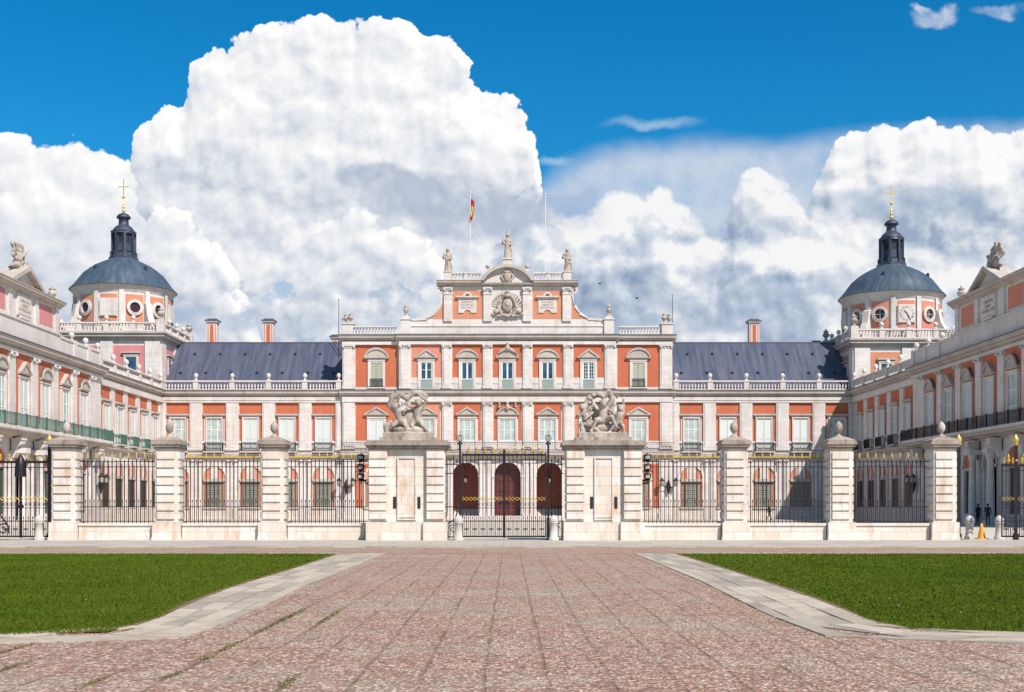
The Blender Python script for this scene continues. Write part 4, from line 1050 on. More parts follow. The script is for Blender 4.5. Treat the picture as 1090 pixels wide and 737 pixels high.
def sculpt_right():
    c = putto((0, 0, 0), (.02, 1.35, -.15), (.05, 1.08), (.0, .62), [(-.3, .62, -.35), (.38, .75, -.3)], [(-.5, .15, -.3), (.62, .28, -.3)], [(-.45, 1.5, -.1), (.5, 1.25, -.2)], [(-.3, 1.15, -.2), (.4, 1.0, -.2)], 1.12)
    c += putto((-.65, .05, 0), (-.25, 1.18, -.05), (-.12, .9), (0, .45), [(-.3, .5, -.2), (.2, .3, -.3)], [(-.25, .08, -.25), (.5, .1, -.3)], [(.2, 1.25, -.2), (-.2, .6, -.3)], [(-.4, .8, -.1), (.2, .95, -.2)])
    c += putto((.65, .05, 0), (.15, 1.15, -.05), (.1, .88), (0, .5), [(-.15, .35, -.3), (.25, .35, -.2)], [(-.35, .08, -.25), (.3, .06, -.2)], [(-.2, 1.2, -.2), (.3, 1.5, 0)], [(-.2, .9, -.2), (.32, 1.2, 0)])
    ch = [(-.75, 1.25), (-.6, 1.6), (-.25, 1.8), (.1, 1.75), (.3, 1.9), (.45, 1.6), (.3, 1.3)]
    for a, b in zip(ch, ch[1:]): c.append(((a[0], .1, a[1]), .15, (b[0], .1, b[1]), .13))
    for k in range(9): a = k * .7; c.append(('e', (-.25 + .33 * math.cos(a), .02, 1.5 + .28 * math.sin(a)), (.11, .14, .1)))
    c += [('e', (0, .2, .3), (.95, .35, .3)), ('e', (0, .25, .9), (.5, .22, .6)), ((.95, 0, 1.5), .02, (1.02, 0, 2.05), .012), ((-.9, -.2, .15), .14, (-1.0, -.1, .4), .07)]
    c.append(('b', -1.05, 1.05, -.42, .5, 0, .06))
    return c
g = link('sculpture_group', fuse('sculpture_group', sculpt_left(), ['statue'], .026, 2), None, (-4.31, YG + .05, 4.79)); tag(g, 'weathered stone group of two wrestling putti with splayed legs and an arm bent overhead', 'sculpture')
g = link('sculpture_group', fuse('sculpture_group', sculpt_right(), ['statue'], .026, 2), None, (4.42, YG + .05, 4.79)); tag(g, 'weathered stone group of heaped reclining figures under a swirl of drapery', 'sculpture')

# ---- main gate
def fleur():
    return cached('fleur', lambda: MB().lathe([(.015, 0), (.03, .06), (.075, .12), (.02, .19), (.05, .24), (.003, .33)], 6).mesh('gold_tip', 'gold'))
def scroll_pts(cx, z, r, turns=1.25, n=18, a0=0, sgn=1): return [(cx + sgn * r * (1 - .75 * i / n) * math.cos(a0 + turns * 2 * PI * i / n), 0, z + r * (1 - .75 * i / n) * math.sin(a0 + turns * 2 * PI * i / n)) for i in range(n + 1)]
def gate_leaf(L, H, name, parent, x, mirror=1, lower=True):
    n = max(2, round(L / .19)); mb = MB(); r = .016
    for i in range(1, n): xx = i * L / n; mb.box(xx - r, xx + r, -r, r, .2, H + (.12 if i % 2 else .02))
    for i in range(n):
        xx = (i + .5) * L / n; mb.box(xx - .009, xx + .009, -.009, .009, .2, .95)
        mb.lathe([(.008, 0), (.03, .04), (.003, .16)], 5, (xx, 0, .95)); mb.ring(xx, 1.62, .06, .018, .01, 8, depth=.02)
    for z, q in ((.17, .035), (.86, .022), (1.45, .016), (H - .28, .016), (H - .04, .05)): mb.box(0, L, -q, q, z - q, z + q)
    for i in range(max(1, n // 2)): xx = (i + .5) * L / max(1, n // 2); mb.box(xx - .11, xx + .11, -.025, .025, .47, .53)
    mb.box(-.02, .03, -.03, .03, .14, H + .05); mb.box(L - .03, L + .02, -.03, .03, .14, H + .05)
    o = link(name, mb.mesh(name, 'iron'), parent, (x, 0, 0)); o.scale = (mirror, 1, 1)
    ch = MB()
    for i in range(n):
        x0 = i * L / n; x1 = (i + 1) * L / n; d = .012
        ch.tube((x0, -.03, 1.78), (x1, -.03, 1.94), d, d, 4).tube((x0, -.035, 1.94), (x1, -.035, 1.78), d, d, 4)
    part('gold_lattice', ch, 'gold', o)
    for i in range(0, n, 2): link('gold_tip', fleur(), o, ((i + .5) * L / n, 0, H + .0))
    return o
mg = thing('main_gate', 'tall closed double gate of black iron with gold tips, between the two sculpture pedestals', 'gate', (0, YG, .02))
Hg = 3.88
for s in (-1, 1):
    lf = gate_leaf(1.84, Hg, 'gate_leaf', mg, s * .03, s)
    ps = part('gate_post', MB().box(s * 1.98 - .07, s * 1.98 + .07, -.07, .07, 0, 1.0).box(s * 1.98 - .045, s * 1.98 + .045, -.045, .045, 1.0, 4.35).lathe([(.11, 0), (.11, .06), (.05, .12)], 8, (s * 1.98, 0, 4.3)), 'iron', mg)
    fi = MB()
    for a in range(3):
        for i in range(12):
            q0, q1 = 2 * PI * i / 12, 2 * PI * (i + 1) / 12; an = a * PI / 3
            f = lambda q: (s * 1.98 + .15 * math.cos(q) * math.cos(an), .15 * math.cos(q) * math.sin(an), 4.58 + .15 * math.sin(q)); fi.tube(f(q0), f(q1), .012, .012, 4)
    fi.tube((s * 1.98, 0, 4.35), (s * 1.98, 0, 4.98), .02, .006, 6)
    part('finial', fi, 'iron', ps)
    sd = MB(); x0, x1 = s * 2.05, s * 2.66; H2 = 3.5
    for i in range(4): x = x0 + (i + .5) * (x1 - x0) / 4; sd.box(x - .016, x + .016, -.016, .016, .1, H2 + .2 * (i % 2)); sd.lathe([(.01, 0), (.035, .05), (.003, .18)], 5, (x, 0, H2 + .15 * (i % 2)))
    for z in (.15, .86, 1.5, H2 - .5, H2 - .1): sd.box(min(x0, x1), max(x0, x1), -.02, .02, z - .02, z + .02)
    sd.path(scroll_pts(s * 2.3, .5, .22, 1.3, 18, 0, s), .02, 5); sd.path([(s * 2.1, 0, 1.3), (s * 2.2, 0, .95), (s * 2.5, 0, .75)], .03, 5)
    part('side_panel', sd, 'iron', mg)
part('meeting_stile', MB().box(-.045, .045, -.05, .05, .1, 4.1).box(-.2, .2, -.07, -.03, 1.62, 1.74), 'iron', mg)
# ---- side gates
def tall_post(parent, x, H=4.25):
    p = part('gate_post', MB().box(x - .06, x + .06, -.06, .06, 0, H).box(x - .1, x + .1, -.1, .1, 0, .3), 'iron', parent)
    part('gilded_finial', MB().lathe([(.05, 0), (.12, .06), (.07, .14), (.15, .26), (.1, .36), (.02, .5)], 10, (x, 0, H)), 'gold', p); return p
sg = thing('side_gate', 'closed black iron side gate with gold tips and a meeting stile, at the far left', 'gate', (0, YG, .02))
tall_post(sg, -20.42); tall_post(sg, -24.3)
gate_leaf(1.2, 3.55, 'gate_leaf', sg, -20.48, -1); gate_leaf(2.5, 3.55, 'gate_leaf', sg, -21.74, -1)
part('meeting_stile', MB().box(-21.74, -21.68, -.05, .05, .1, 3.3).box(-21.86, -21.56, -.08, -.03, 1.45, 1.6), 'iron', sg)
part('bell_hood', MB().lathe([(.26, -.1), (.24, .35), (.2, .62), (.1, .8), (.02, .92)], 12, (-21.71, -.02, 2.95)), 'iron', sg)
scr = MB().path(scroll_pts(-22.5, .5, .28, 1.4, 20, 0, 1), .03, 5).path([(-22.9, 0, 1.9), (-22.75, 0, 1.3), (-22.5, 0, .95), (-22.25, 0, .6), (-22.25, 0, .3)], .035, 5)
part('scroll_brace', scr, 'iron', sg)
sg2 = thing('side_gate', 'black iron side gate standing open beside the traffic cone and bollards, at the far right', 'gate', (0, YG, .02))
tall_post(sg2, 20.42); tall_post(sg2, 22.98)
lf = gate_leaf(1.6, 3.4, 'gate_leaf', sg2, 22.35, 1)
for i in range(4): link('gold_tip', fleur(), lf, (.3 + .35 * i, 0, 3.42), 0, (1.4, 1.4, 1.4))
part('scroll_brace', MB().path(scroll_pts(-20.15, .5, .2, 1.3, 18, 0, 1), .02, 5).path([(-20.3, 0, 2.3), (-20.2, 0, 1.9), (-20.1, 0, 1.2), (-20.3, 0, .75)], .035, 5), 'iron', sg)
# ---- bollards, cone
def bollard():
    t = thing('bollard', 'x', 'bollard', (0, 0, 0), 0, 'stone bollards by the gates')
    part('shaft', MB().lathe([(.23, -.05), (.23, .12), (.18, .16), (.165, .72), (.2, .76), (.21, .8), (.18, .84)], 18), 'bollard', t)
    part('dome_cap', MB().lathe([(.205, .84), (.21, .9), (.185, .98), (.13, 1.05), (.07, 1.1), (.01, 1.12)], 18), 'bollard', t); return t
b0 = bollard(); b0.location = (-2.02, YG - .75, PVT); relabel(b0, 'pale round-topped bollard at the left post of the main gate')
for x, y, w in ((2.2, YG - .75, 'pale round-topped bollard at the right post of the main gate'), (21.75, 57.6, 'white round-topped bollard between the open side gate post and the traffic cone'),
                (23.15, 57.6, 'white round-topped bollard to the right of the traffic cone'), (-20.75, YG - .35, 'pale round-topped bollard before the closed side gate on the left')):
    c = copy_tree(b0); c.location = (x, y, PVT if y < YG else .0); relabel(c, w)
t = thing('traffic_cone', 'orange traffic cone standing between the two white bollards at the open side gate', 'traffic cone', (22.55, 58.2, 0))
part('cone', MB().lathe([(.2, .03), (.17, .1), (.11, .4), (.05, .72), (.03, .74)], 16), 'cone', t); part('base', MB().box(-.24, .24, -.24, .24, 0, .04), 'cone', t)
# ---- floodlights beside the pedestals
def flood(s, label):
    t = thing('floodlight_stack', label, 'floodlights', (s * 6.42, YG - .15, 0), 0, 'stacked floodlights on the pedestals')
    part('bracket', MB().box(-.02, .02, .1, .14, 2.55, 3.95).box(min(-s * .05, -s * .38), max(-s * .05, -s * .38), .1, .14, 2.7, 2.75).box(min(-s * .05, -s * .38), max(-s * .05, -s * .38), .1, .14, 3.6, 3.65), 'iron', t)
    for k, z in enumerate((3.72, 3.27, 2.86)):
        l = part('lamp', MB().lathe([(.04, -.16), (.13, -.12), (.17, 0), (.17, .12), (.13, .16)], 12, (0, 0, z)), 'iron', t)
        part('shelf', MB().box(-.24, .24, -.2, .15, z - .2, z - .165), 'iron', l); part('lens', MB().box(-.1, .1, -.185, -.16, z - .06, z + .08), 'lamp', l)
flood(-1, 'three black floodlights stacked at the outer side of the left sculpture pedestal'); flood(1, 'three black floodlights stacked at the outer side of the right sculpture pedestal')
# ---- wall lanterns
def wall_lantern(loc, rz, label, hang=False):
    t = thing('wall_lantern' if not hang else 'hanging_lantern', label, 'lantern', loc, rz, 'iron lanterns on the palace walls' if not hang else 'lanterns hanging in the arcade')
    def lant(x, y, z, par, k=1.0):
        l = part('lantern', MB().lathe([(.08, 0), (.2, .06), (.26, .6), (.3, .64), (.12, .85), (.03, .95)], 6, (x, y, z)), 'iron', par)
        part('lamp_glass', MB().lathe([(.215, .1), (.262, .56)], 6, (x, y, z)), 'lamp', l)
    if hang:
        part('rod', MB().tube((0, 0, .9), (0, 0, 2.0), .02), 'iron', t); lant(0, 0, 0, t)
    else:
        br = part('bracket', MB().lathe([(.06, -.9), (.22, -.3), (.28, 0), (.16, .5), (.04, .9)], 8, (0, -.2, 0)).tube((0, -.1, -.2), (-.8, -.5, .1), .05, .04, 6).tube((0, -.1, -.2), (.8, -.5, .1), .05, .04, 6), 'iron', t)
        for q in (-1, 1): lant(q * .82, -.5, .1, t, .8)
wall_lantern((-19.0, YF - .32, 3.85), 0, 'two-armed iron wall lantern on the palace front, seen past the left sculpture pedestal')
wall_lantern((19.0, YF - .32, 3.85), 0, 'two-armed iron wall lantern on the palace front, seen past the right sculpture pedestal')
wall_lantern((-XW + .75, 121.6, 3.7), R(90), 'two-armed iron wall lantern on the sunlit left wing')
wall_lantern((XW - .75, 121.6, 3.7), R(-90), 'two-armed iron wall lantern on the shaded right wing')
wall_lantern((-4.95, YF + 1.0, 4.3), 0, 'iron lantern hanging in the red arch left of the wooden door', True); wall_lantern((4.95, YF + 1.0, 4.3), 0, 'iron lantern hanging in the red arch right of the wooden door', True)
# ---- roofline statues
def robed(seed, crown=False):
    r_ = random.Random(seed)
    c = [((0, 0, .12), .42, (0, 0, 1.2), .3), ((0, 0, 1.2), .3, (0, 0, 1.95), .33), ((-.3, 0, 2.15), .16, (.3, 0, 2.15), .16), ((0, 0, 2.2), .13, (0, -.02, 2.5), .12), ('e', (0, -.04, 2.62), (.2, .23, .26)), ('e', (0, -.27, 2.6), (.04, .05, .06)),
         ((.36, 0, 2.1), .15, (.52, -.1, 1.6), .12), ((.52, -.1, 1.6), .12, (.25, -.4, 1.5), .08), ((-.36, 0, 2.1), .15, (-.55, -.05, 1.65), .12), ((-.55, -.05, 1.65), .12, (-.5, -.35, 1.9), .08)]
    for k in range(6): a = r_.uniform(-2.6, -.5); c.append(((.36 * math.cos(a), .36 * math.sin(a), .1), .09, (.25 * math.cos(a + .3), .3 * math.sin(a + .3), 1.6), .06))
    c += [((-.4, -.2, 1.7), .13, (.42, -.2, 1.0), .12), ((.42, -.2, 1.0), .12, (.45, 0, .3), .12), ((.15, .18, 2.2), .2, (.2, .25, .3), .25)]
    c += [((-.5, -.38, 1.2), .035, (-.5, -.36, 2.5), .03)]
    c += [('e', (0, .02, 2.78), (.21, .22, .12)), ('e', (0, .1, 2.55), (.22, .2, .28))]
    if crown: c += [((0, 0, 2.85), .12, (0, 0, 2.98), .16)]
    c.append(('b', -.5, .5, -.45, .45, 0, .1))
    return c
for x, z, s_, lb, sd in ((-7.05, 29.19, .98, 'robed stone statue at the left end of the attic balustrade, under no flag', 1), (0.0, 30.74, 1.06, 'robed and crowned stone statue on the tall pedestal at the centre of the roofline', 2), (7.05, 29.19, .98, 'robed stone statue at the right end of the attic balustrade', 3)):
    o = link('roof_statue', fuse('roof_statue', robed(sd, sd == 2), ['statue'], .045, 2), None, (x, YF + PJ, z), 0, (s_, s_, s_))
    tag(o, lb.replace(', under no flag', ''), 'statue', 'robed statues on the attic')
# ---- trophies over the wing pediments
def trophy(seed):
    r_ = random.Random(seed); c = [('e', (0, 0, .5), (.75, .45, .55)), ('e', (0, -.1, 1.1), (.38, .35, .45)), ('e', (0, -.15, 1.6), (.24, .25, .28)), ('e', (-.8, -.1, .3), (.5, .35, .3)), ('e', (.8, -.1, .3), (.5, .35, .3))]
    for s in (-1, 1):
        for k in range(6):
            a = R(24 + 11 * k); L = r_.uniform(1.7, 2.2); p1 = (s * L * math.cos(a), r_.uniform(-.2, .2), .35 + L * math.sin(a)); c.append(((0, 0, .35), .06, p1, .05))
            c.append((tuple(.62 * p1[i] + .38 * (0, 0, .35)[i] for i in range(3)), .08, tuple(.92 * p1[i] + .08 * (0, 0, .35)[i] for i in range(3)), .17))
        c.append(((s * 1.1, 0, .2), .2, (s * 1.7, 0, .12), .1))
        for k in range(4): c.append(('e', (s * r_.uniform(.2, 1.1), -.3, r_.uniform(.15, .9)), (.2, .2, .2)))
    return c
for s, lb in ((-1, 'carved stone trophy of flags and armour on the pediment of the left wing'), (1, 'carved stone trophy of flags and armour on the pediment of the right wing')):
    o = link('stone_trophy', fuse('stone_trophy', trophy(5 + s), ['statue'], .05, 1), None, (s * (XW - .2), 103.0, 21.3), R(90) if s < 0 else R(-90), (.92, .92, 1.0))
    tag(o, lb, 'sculpture', 'stone trophies on the wings')
# ---- poles
def px(p, D): return .24 + (p - 542.3) * D / FP
def pz(y, D): return EYE + (539 - y) * D / FP
t = thing('flagpole', 'thin white flagpole with a drooping red and yellow flag, behind the attic', 'flagpole', (px(500.7, 150), 150, 21.85))
ht = pz(205, 150) - 21.85
part('pole', MB().tube((0, 0, 0), (0, 0, ht), .05, .03, 8).ball((0, 0, ht), .12, 8), 'white_paint', t)
nv, nh = 22, 8; vs = []; uv = []
for j in range(nv + 1):
    f = j / nv; z = ht - .8 - 2.8 * f
    for i in range(nh + 1):
        g = i / nh; wd = .5 * (1 - .35 * f) * (1 if f < .8 else (1 - (f - .8) * 2.5))
        vs.append((.06 + g * wd * (1 - .2 * math.sin(4 * f)) - .55 * max(0, f - .55), .22 * math.sin(g * 9 + f * 3), z - .25 * g + .12 * math.sin(g * 7))); uv.append((g, 1 - f))
fs = [(j * (nh + 1) + i, j * (nh + 1) + i + 1, (j + 1) * (nh + 1) + i + 1, (j + 1) * (nh + 1) + i) for j in range(nv) for i in range(nh)]
fl = part('flag', MB().add(vs, fs, 0, True), 'flag', t); ul = fl.data.uv_layers.new(name='UVMap')
for lp in fl.data.loops: ul.data[lp.index].uv = uv[lp.vertex_index]
t = link('flagpole', MB().tube((0, 0, 0), (0, 0, pz(207, 150) - 21.85), .055, .035, 8).ball((0, 0, pz(207, 150) - 21.85), .12, 8).mesh('flagpole', 'white_paint'), None, (px(580.6, 150), 150, 21.85)); tag(t, 'bare white flagpole without a flag, right of the central statue', 'flagpole')
for p_, y_, lb in ((360.6, 319, 'thin dark lightning rod beside the left corner of the central block'), (715.8, 315, 'thin dark lightning rod beside the right corner of the central block'), (364.3, 340, 'short dark lightning rod by the left corner pedestal of the central block')):
    D = YF + 6; o = link('lightning_rod', MB().tube((0, 0, 0), (0, 0, pz(y_, D) - 20.0), .05, .03, 6).ball((0, 0, pz(y_, D) - 20.0), .08, 6).mesh('lightning_rod', 'iron'), None, (px(p_, D), D, 20.0)); tag(o, lb, 'lightning rod')
# ---- people
def person(loc, rz, label, walk, cl, jacket):
    H = 1.0; s = walk
    J = dict(pel=(0, 0, .93), chest=(0, .0, 1.32), neck=(0, 0, 1.48), head=(0, -.02, 1.64))
    c = [('e', J['head'], (.078, .098, .118)), ('e', (0, -.115, 1.63), (.014, .022, .022)), ('e', (.08, -.01, 1.63), (.012, .022, .03)), ('e', (-.08, -.01, 1.63), (.012, .022, .03)), ('e', (0, -.1, 1.585), (.03, .015, .01)),
         (J['neck'], .055, (0, -.01, 1.56), .052), ((-.06, 0, 1.36), .12, (.06, 0, 1.36), .12), ((-.13, 0, 1.42), .06, (.13, 0, 1.42), .06), ((0, 0, 1.3), .14, (0, 0, 1.0), .125), ((-.06, 0, .95), .115, (.06, 0, .95), .115)]
    for q in (-1, 1):
        st = q * s; hip = (q * .09, 0, .92); kn = (q * .1, -.10 - .16 * st if s else -.03, .5); ft = (q * .11, -.02 - .30 * st + (.0), .09 if st >= 0 or not s else .12)
        if s and st < 0: kn = (q * .1, .02, .5); ft = (q * .11, .32, .11)
        if s and st > 0: kn = (q * .1, -.2, .52); ft = (q * .11, -.3, .09)
        c += [(hip, .095, kn, .062), (kn, .062, ft, .042), ((ft[0], ft[1] + .04, ft[2] - .045), .038, (ft[0], ft[1] - .16, ft[2] - .055), .03)]
        sh = (q * .19, 0, 1.42); el = (q * .25, .06 + .14 * (st if s else 0), 1.13); ha = (q * .24, -.08 + .2 * (st if s else 0), .9)
        if not s: ha = (q * .12, -.22, 1.08) if q > 0 else (q * .25, -.02, .86)
        c += [(sh, .06, el, .045), (el, .043, ha, .03)]
        d = (Vector(ha) - Vector(el)).normalized(); pm = Vector(ha) + d * .05
        c.append((ha, .03, tuple(pm), .032))
        for f in range(4):
            b = pm + Vector((0, (f - 1.5) * .02, 0)); m1 = b + d * .035; e = m1 + d * .02 + Vector((-q * .015, 0, 0)); c += [(tuple(b), .009, tuple(m1), .009), (tuple(m1), .009, tuple(e), .007)]
        c.append((tuple(Vector(ha) + Vector((0, -.03, 0))), .011, tuple(Vector(ha) + d * .04 + Vector((0, -.06, 0))), .009))
    def pick(p):
        if p.z > 1.53 or (abs(p.x) > .19 and p.z < .92): return 1
        return 2 if p.z < .95 and not jacket else 0
    me = fuse('person', c, [cl, 'skin', 'cloth2'], .0115, 2, pick)
    o = link('person', me, None, loc, rz); tag(o, label, 'person')
    h = fuse('hair', [('e', (0, .02, 1.68), (.088, .1, .1)), ('e', (0, .05, 1.62), (.082, .07, .1))], ['hair'], .014, 2); link('hair', h, o)
    sc = MB().lathe([(.20, .0), (.19, .3), (.2, .62)], 12, (0, 0, .82)) if jacket else None
    return o
person((px(818.5, 136), 136, .0), R(90), 'person in black walking in the court, seen between bars right of the main gate', 1, 'cloth', True)
person((px(1041, 101), 101, .0), R(200), 'person in black standing by the portal of the shaded wing, the left of a pair', 0, 'cloth', True)
person((px(1051.5, 99.5), 99.5, .0), R(150), 'person in dark clothes standing in front of the arched portal, the right of a pair', 0, 'cloth2', True)
# ---- birds
for k, (p_, y_) in enumerate(((638.5, 302), (678, 317.5))):
    D = 170; mb = MB().ball((0, 0, 0), .16, 8, sc=(1, 1, .8)); mb.add([(0, -.1, .03), (0, .1, .03), (.55, .05, .28), (.5, -.02, .26)], [(0, 1, 2, 3)]); mb.add([(0, -.1, .03), (0, .1, .03), (-.55, .05, .2), (-.5, -.02, .18)], [(3, 2, 1, 0)])
    mb.add([(0, 0, 0), (-.08, .35, 0), (.08, .35, 0)], [(0, 1, 2)])
    o = link('bird', mb.mesh('bird', 'cloth'), None, (px(p_, D), D, pz(y_, D))); tag(o, ('dark bird in flight right of the attic, the upper one', 'dark bird in flight above the right corner urns, the lower one')[k], 'bird')
# ================================================================== GROUND
def G(p_, y_, z=0.0):
    D = (EYE - z) * FP / (y_ - 539); return (.24 + (p_ - 542.3) * D / FP, D)
def sheet(name, pts, z, m, kind='structure'):
    me = bpy.data.meshes.new(name); me.from_pydata([(x, y, z) for x, y in pts], [], [list(range(len(pts)))])
    me.materials.append(m); o = link(name, me); o['kind'] = kind
    if me.polygons[0].normal.z < 0: me.flip_normals()
    return o
def gmat(name, c1, c2, scale=.3, fine=40):
    m, nt, b = mat(name); p = pos(nt)
    col = mix(nt, ramp(nt, noise(nt, p, scale, 6, .6), [(.3, 0.0), (.7, 1.0)]), c1, c2)
    fn = noise(nt, p, fine, 5, .7); col = mix(nt, .5, col, ramp(nt, fn, [(.3, .5), (.7, 1.0)]), 'MULTIPLY')
    nt.links.new(col, b.inputs['Base Color']); b.inputs['Roughness'].default_value = .95; bump(nt, b, fn, .3, .02); return m
def cobble(name, dark=False):
    m, nt, b = mat(name); p = pos(nt)
    g = N(nt, 'ShaderNodeNewGeometry'); s = N(nt, 'ShaderNodeSeparateXYZ'); nt.links.new(g.outputs['Position'], s.inputs[0])
    wob = noise(nt, p, .8, 3); X = math_(nt, 'ADD', s.outputs[0], math_(nt, 'MULTIPLY', math_(nt, 'SUBTRACT', wob, .5), .10))
    Y = math_(nt, 'ADD', s.outputs[1], math_(nt, 'MULTIPLY', math_(nt, 'SUBTRACT', noise(nt, p, .6, 3), .5), .25))
    v = N(nt, 'ShaderNodeTexVoronoi'); v.inputs['Scale'].default_value = 26; v.inputs['Randomness'].default_value = 1
    nt.links.new(pos(nt, 1, .8, 1), v.inputs['Vector'])
    sp = N(nt, 'ShaderNodeSeparateColor'); nt.links.new(v.outputs['Color'], sp.inputs[0])
    col = ramp(nt, sp.outputs[0], [(0, (.29, .125, .085)), (.2, (.47, .24, .165)), (.45, (.60, .355, .25)), (.62, (.41, .265, .20)), (.8, (.72, .495, .365)), (1, (.84, .68, .54))])
    big = noise(nt, p, .35, 5, .6)
    col = mix(nt, math_(nt, 'MULTIPLY', ramp(nt, big, [(.48, 0.0), (.62, 1.0)]), .4), col, (.60, .50, .42))
    col = mix(nt, .5, col, ramp(nt, noise(nt, p, 1.3, 6, .7), [(.3, .62), (.7, 1.12)]), 'MULTIPLY')
    gap = ramp(nt, v.outputs['Distance'], [(.0, 1.0), (.36, .92), (.62, .42)])
    col = mix(nt, .85, col, gap, 'MULTIPLY')
    if not dark:
        # paving joints, mossy
        fx = math_(nt, 'ABSOLUTE', math_(nt, 'SUBTRACT', math_(nt, 'FRACT', math_(nt, 'MULTIPLY', X, 1 / .57)), .5))
        fy = math_(nt, 'ABSOLUTE', math_(nt, 'SUBTRACT', math_(nt, 'FRACT', math_(nt, 'MULTIPLY', Y, 1 / 1.9)), .5))
        jn = noise(nt, p, 1.1, 5, .7)
        j1 = math_(nt, 'MULTIPLY', ramp(nt, fx, [(.44, 0.0), (.48, 1.0)]), ramp(nt, jn, [(.36, .12), (.58, 1.0)]))
        j2 = math_(nt, 'MULTIPLY', ramp(nt, fy, [(.468, 0.0), (.495, 1.0)]), ramp(nt, jn, [(.42, .0), (.68, .5)]))
        j = math_(nt, 'MAXIMUM', j1, j2)
        moss = noise(nt, p, .9, 3)
        jc = mix(nt, ramp(nt, moss, [(.55, 0.0), (.72, 1.0)]), (.17, .10, .075), (.15, .14, .05))
        col = mix(nt, math_(nt, 'MULTIPLY', j, .6), col, jc)
        # broad stone slabs showing here and there
        sl = math_(nt, 'MULTIPLY', ramp(nt, noise(nt, pos(nt, .55, .8, 1), .9, 4, .6), [(.62, 0.0), (.68, 1.0)]), .3)
        col = mix(nt, sl, col, (.52, .46, .42))
    nt.links.new(col, b.inputs['Base Color']); b.inputs['Roughness'].default_value = .9
    bump(nt, b, gap if dark else math_(nt, 'SUBTRACT', gap, math_(nt, 'MULTIPLY', j, .8)), .7, .03)
    return m
sheet('ground', [(-3000, -400), (3000, -400), (3000, 3000), (-3000, 3000)], -.02, gmat('dry_earth', (.30, .24, .17), (.24, .19, .13)))
sheet('courtyard', [(-41.2, YG + .3), (41.2, YG + .3), (41.2, YF + 1), (-41.2, YF + 1)], .0, gmat('court_sand', (.66, .58, .48), (.58, .50, .40)))
sheet('cobbled_plaza', [(-70, -15), (70, -15), (70, 40.2), (-70, 40.2)], .0, cobble('cobbles'))
sheet('road', [(-70, 40.21), (70, 40.21), (70, 46.2), (-70, 46.2)], .004, cobble('road_gravel', True))
def slabm():
    m, nt, b = mat('paving_slab'); p = pos(nt)
    g = N(nt, 'ShaderNodeNewGeometry'); 
    br = N(nt, 'ShaderNodeTexBrick'); nt.links.new(p, br.inputs['Vector']); br.inputs['Scale'].default_value = 1
    br.inputs['Brick Width'].default_value = 1.5; br.inputs['Row Height'].default_value = 1.6; br.inputs['Mortar Size'].default_value = .02
    br.inputs['Color1'].default_value = (.52, .46, .385, 1); br.inputs['Color2'].default_value = (.44, .385, .32, 1); br.inputs['Mortar'].default_value = (.25, .22, .19, 1)
    col = mix(nt, .4, br.outputs['Color'], ramp(nt, noise(nt, p, 3, 6, .7), [(.3, .6), (.7, 1.0)]), 'MULTIPLY')
    nt.links.new(col, b.inputs['Base Color']); b.inputs['Roughness'].default_value = .85; return m
pv = link('pavement', MB().box(-70, 70, 46.3, YG + .3, -.1, PVT).mesh('pavement', slabm())); pv['kind'] = 'structure'
M['kerb'] = stone('kerb_stone', (.52, .44, .345), (.40, .335, .265), (.26, .18, .12), .7, joints=False, nscale=2)
M['kerb2'] = stone('kerb_stone_pale', (.60, .51, .41), (.48, .40, .31), (.36, .22, .14), .7, joints=False, nscale=2)
M['kerb3'] = stone('kerb_stone_grey', (.44, .375, .30), (.34, .285, .23), (.22, .15, .10), .7, joints=False, nscale=2)
# kerb of the pavement: individual stones
rk = random.Random(5)
mb = MB(); x = -60
while x < 60:
    L = rk.uniform(1.1, 1.9); mb.box(x + .012, x + L, 46.0, 46.29, -.1, PVT + rk.uniform(0, .006), rk.randrange(3)); x += L
o = link('kerb', mb.mesh('kerb', ['kerb', 'kerb2', 'kerb3'])); o['kind'] = 'structure'
# lawn outlines
gl = [(352.5, 591), (310, 605), (250, 622.5), (200, 640), (165, 657.5), (115, 672.5), (0, 676)]
ol = [(407.5, 590), (320, 625), (265, 652.5), (220, 670), (190, 680), (120, 683.5), (0, 685)]
gr_ = [(732.5, 592.5), (790, 610), (845, 627.5), (895, 645), (925, 660), (970, 668.5), (1090, 672.5)]
orr = [(677.5, 590), (745, 617.5), (805, 647.5), (855, 670), (895, 681), (980, 683.5), (1090, 685)]
def dense(P, n):
    P = [Vector(p) for p in P]; d = [0]
    for a, b in zip(P, P[1:]): d.append(d[-1] + (b - a).length)
    out = []
    for i in range(n + 1):
        t = d[-1] * i / n; k = max(j for j in range(len(d)) if d[j] <= t + 1e-9); k = min(k, len(P) - 2)
        out.append(P[k].lerp(P[k + 1], (t - d[k]) / max(1e-9, d[k + 1] - d[k])))
    return out
def grassm():
    m, nt, b = mat('lawn_grass'); p = pos(nt)
    col = ramp(nt, noise(nt, pos(nt, .35, .6, .5), .9, 6, .65), [(.3, (.075, .118, .004)), (.5, (.100, .152, .006)), (.7, (.132, .185, .010))])
    col = mix(nt, ramp(nt, noise(nt, pos(nt, .25, .12, 0), 1.0, 4, .6), [(.4, 0.0), (.62, .55)]), col, (.13, .155, .012))
    col = mix(nt, .6, col, ramp(nt, noise(nt, p, 22, 5, .75), [(.3, .6), (.7, 1.12)]), 'MULTIPLY')
    nt.links.new(col, b.inputs['Base Color']); b.inputs['Roughness'].default_value = .8; b.inputs['Specular IOR Level'].default_value = .15
    bump(nt, b, noise(nt, p, 22, 5, .75), .8, .05); return m
M['grass'] = grassm()
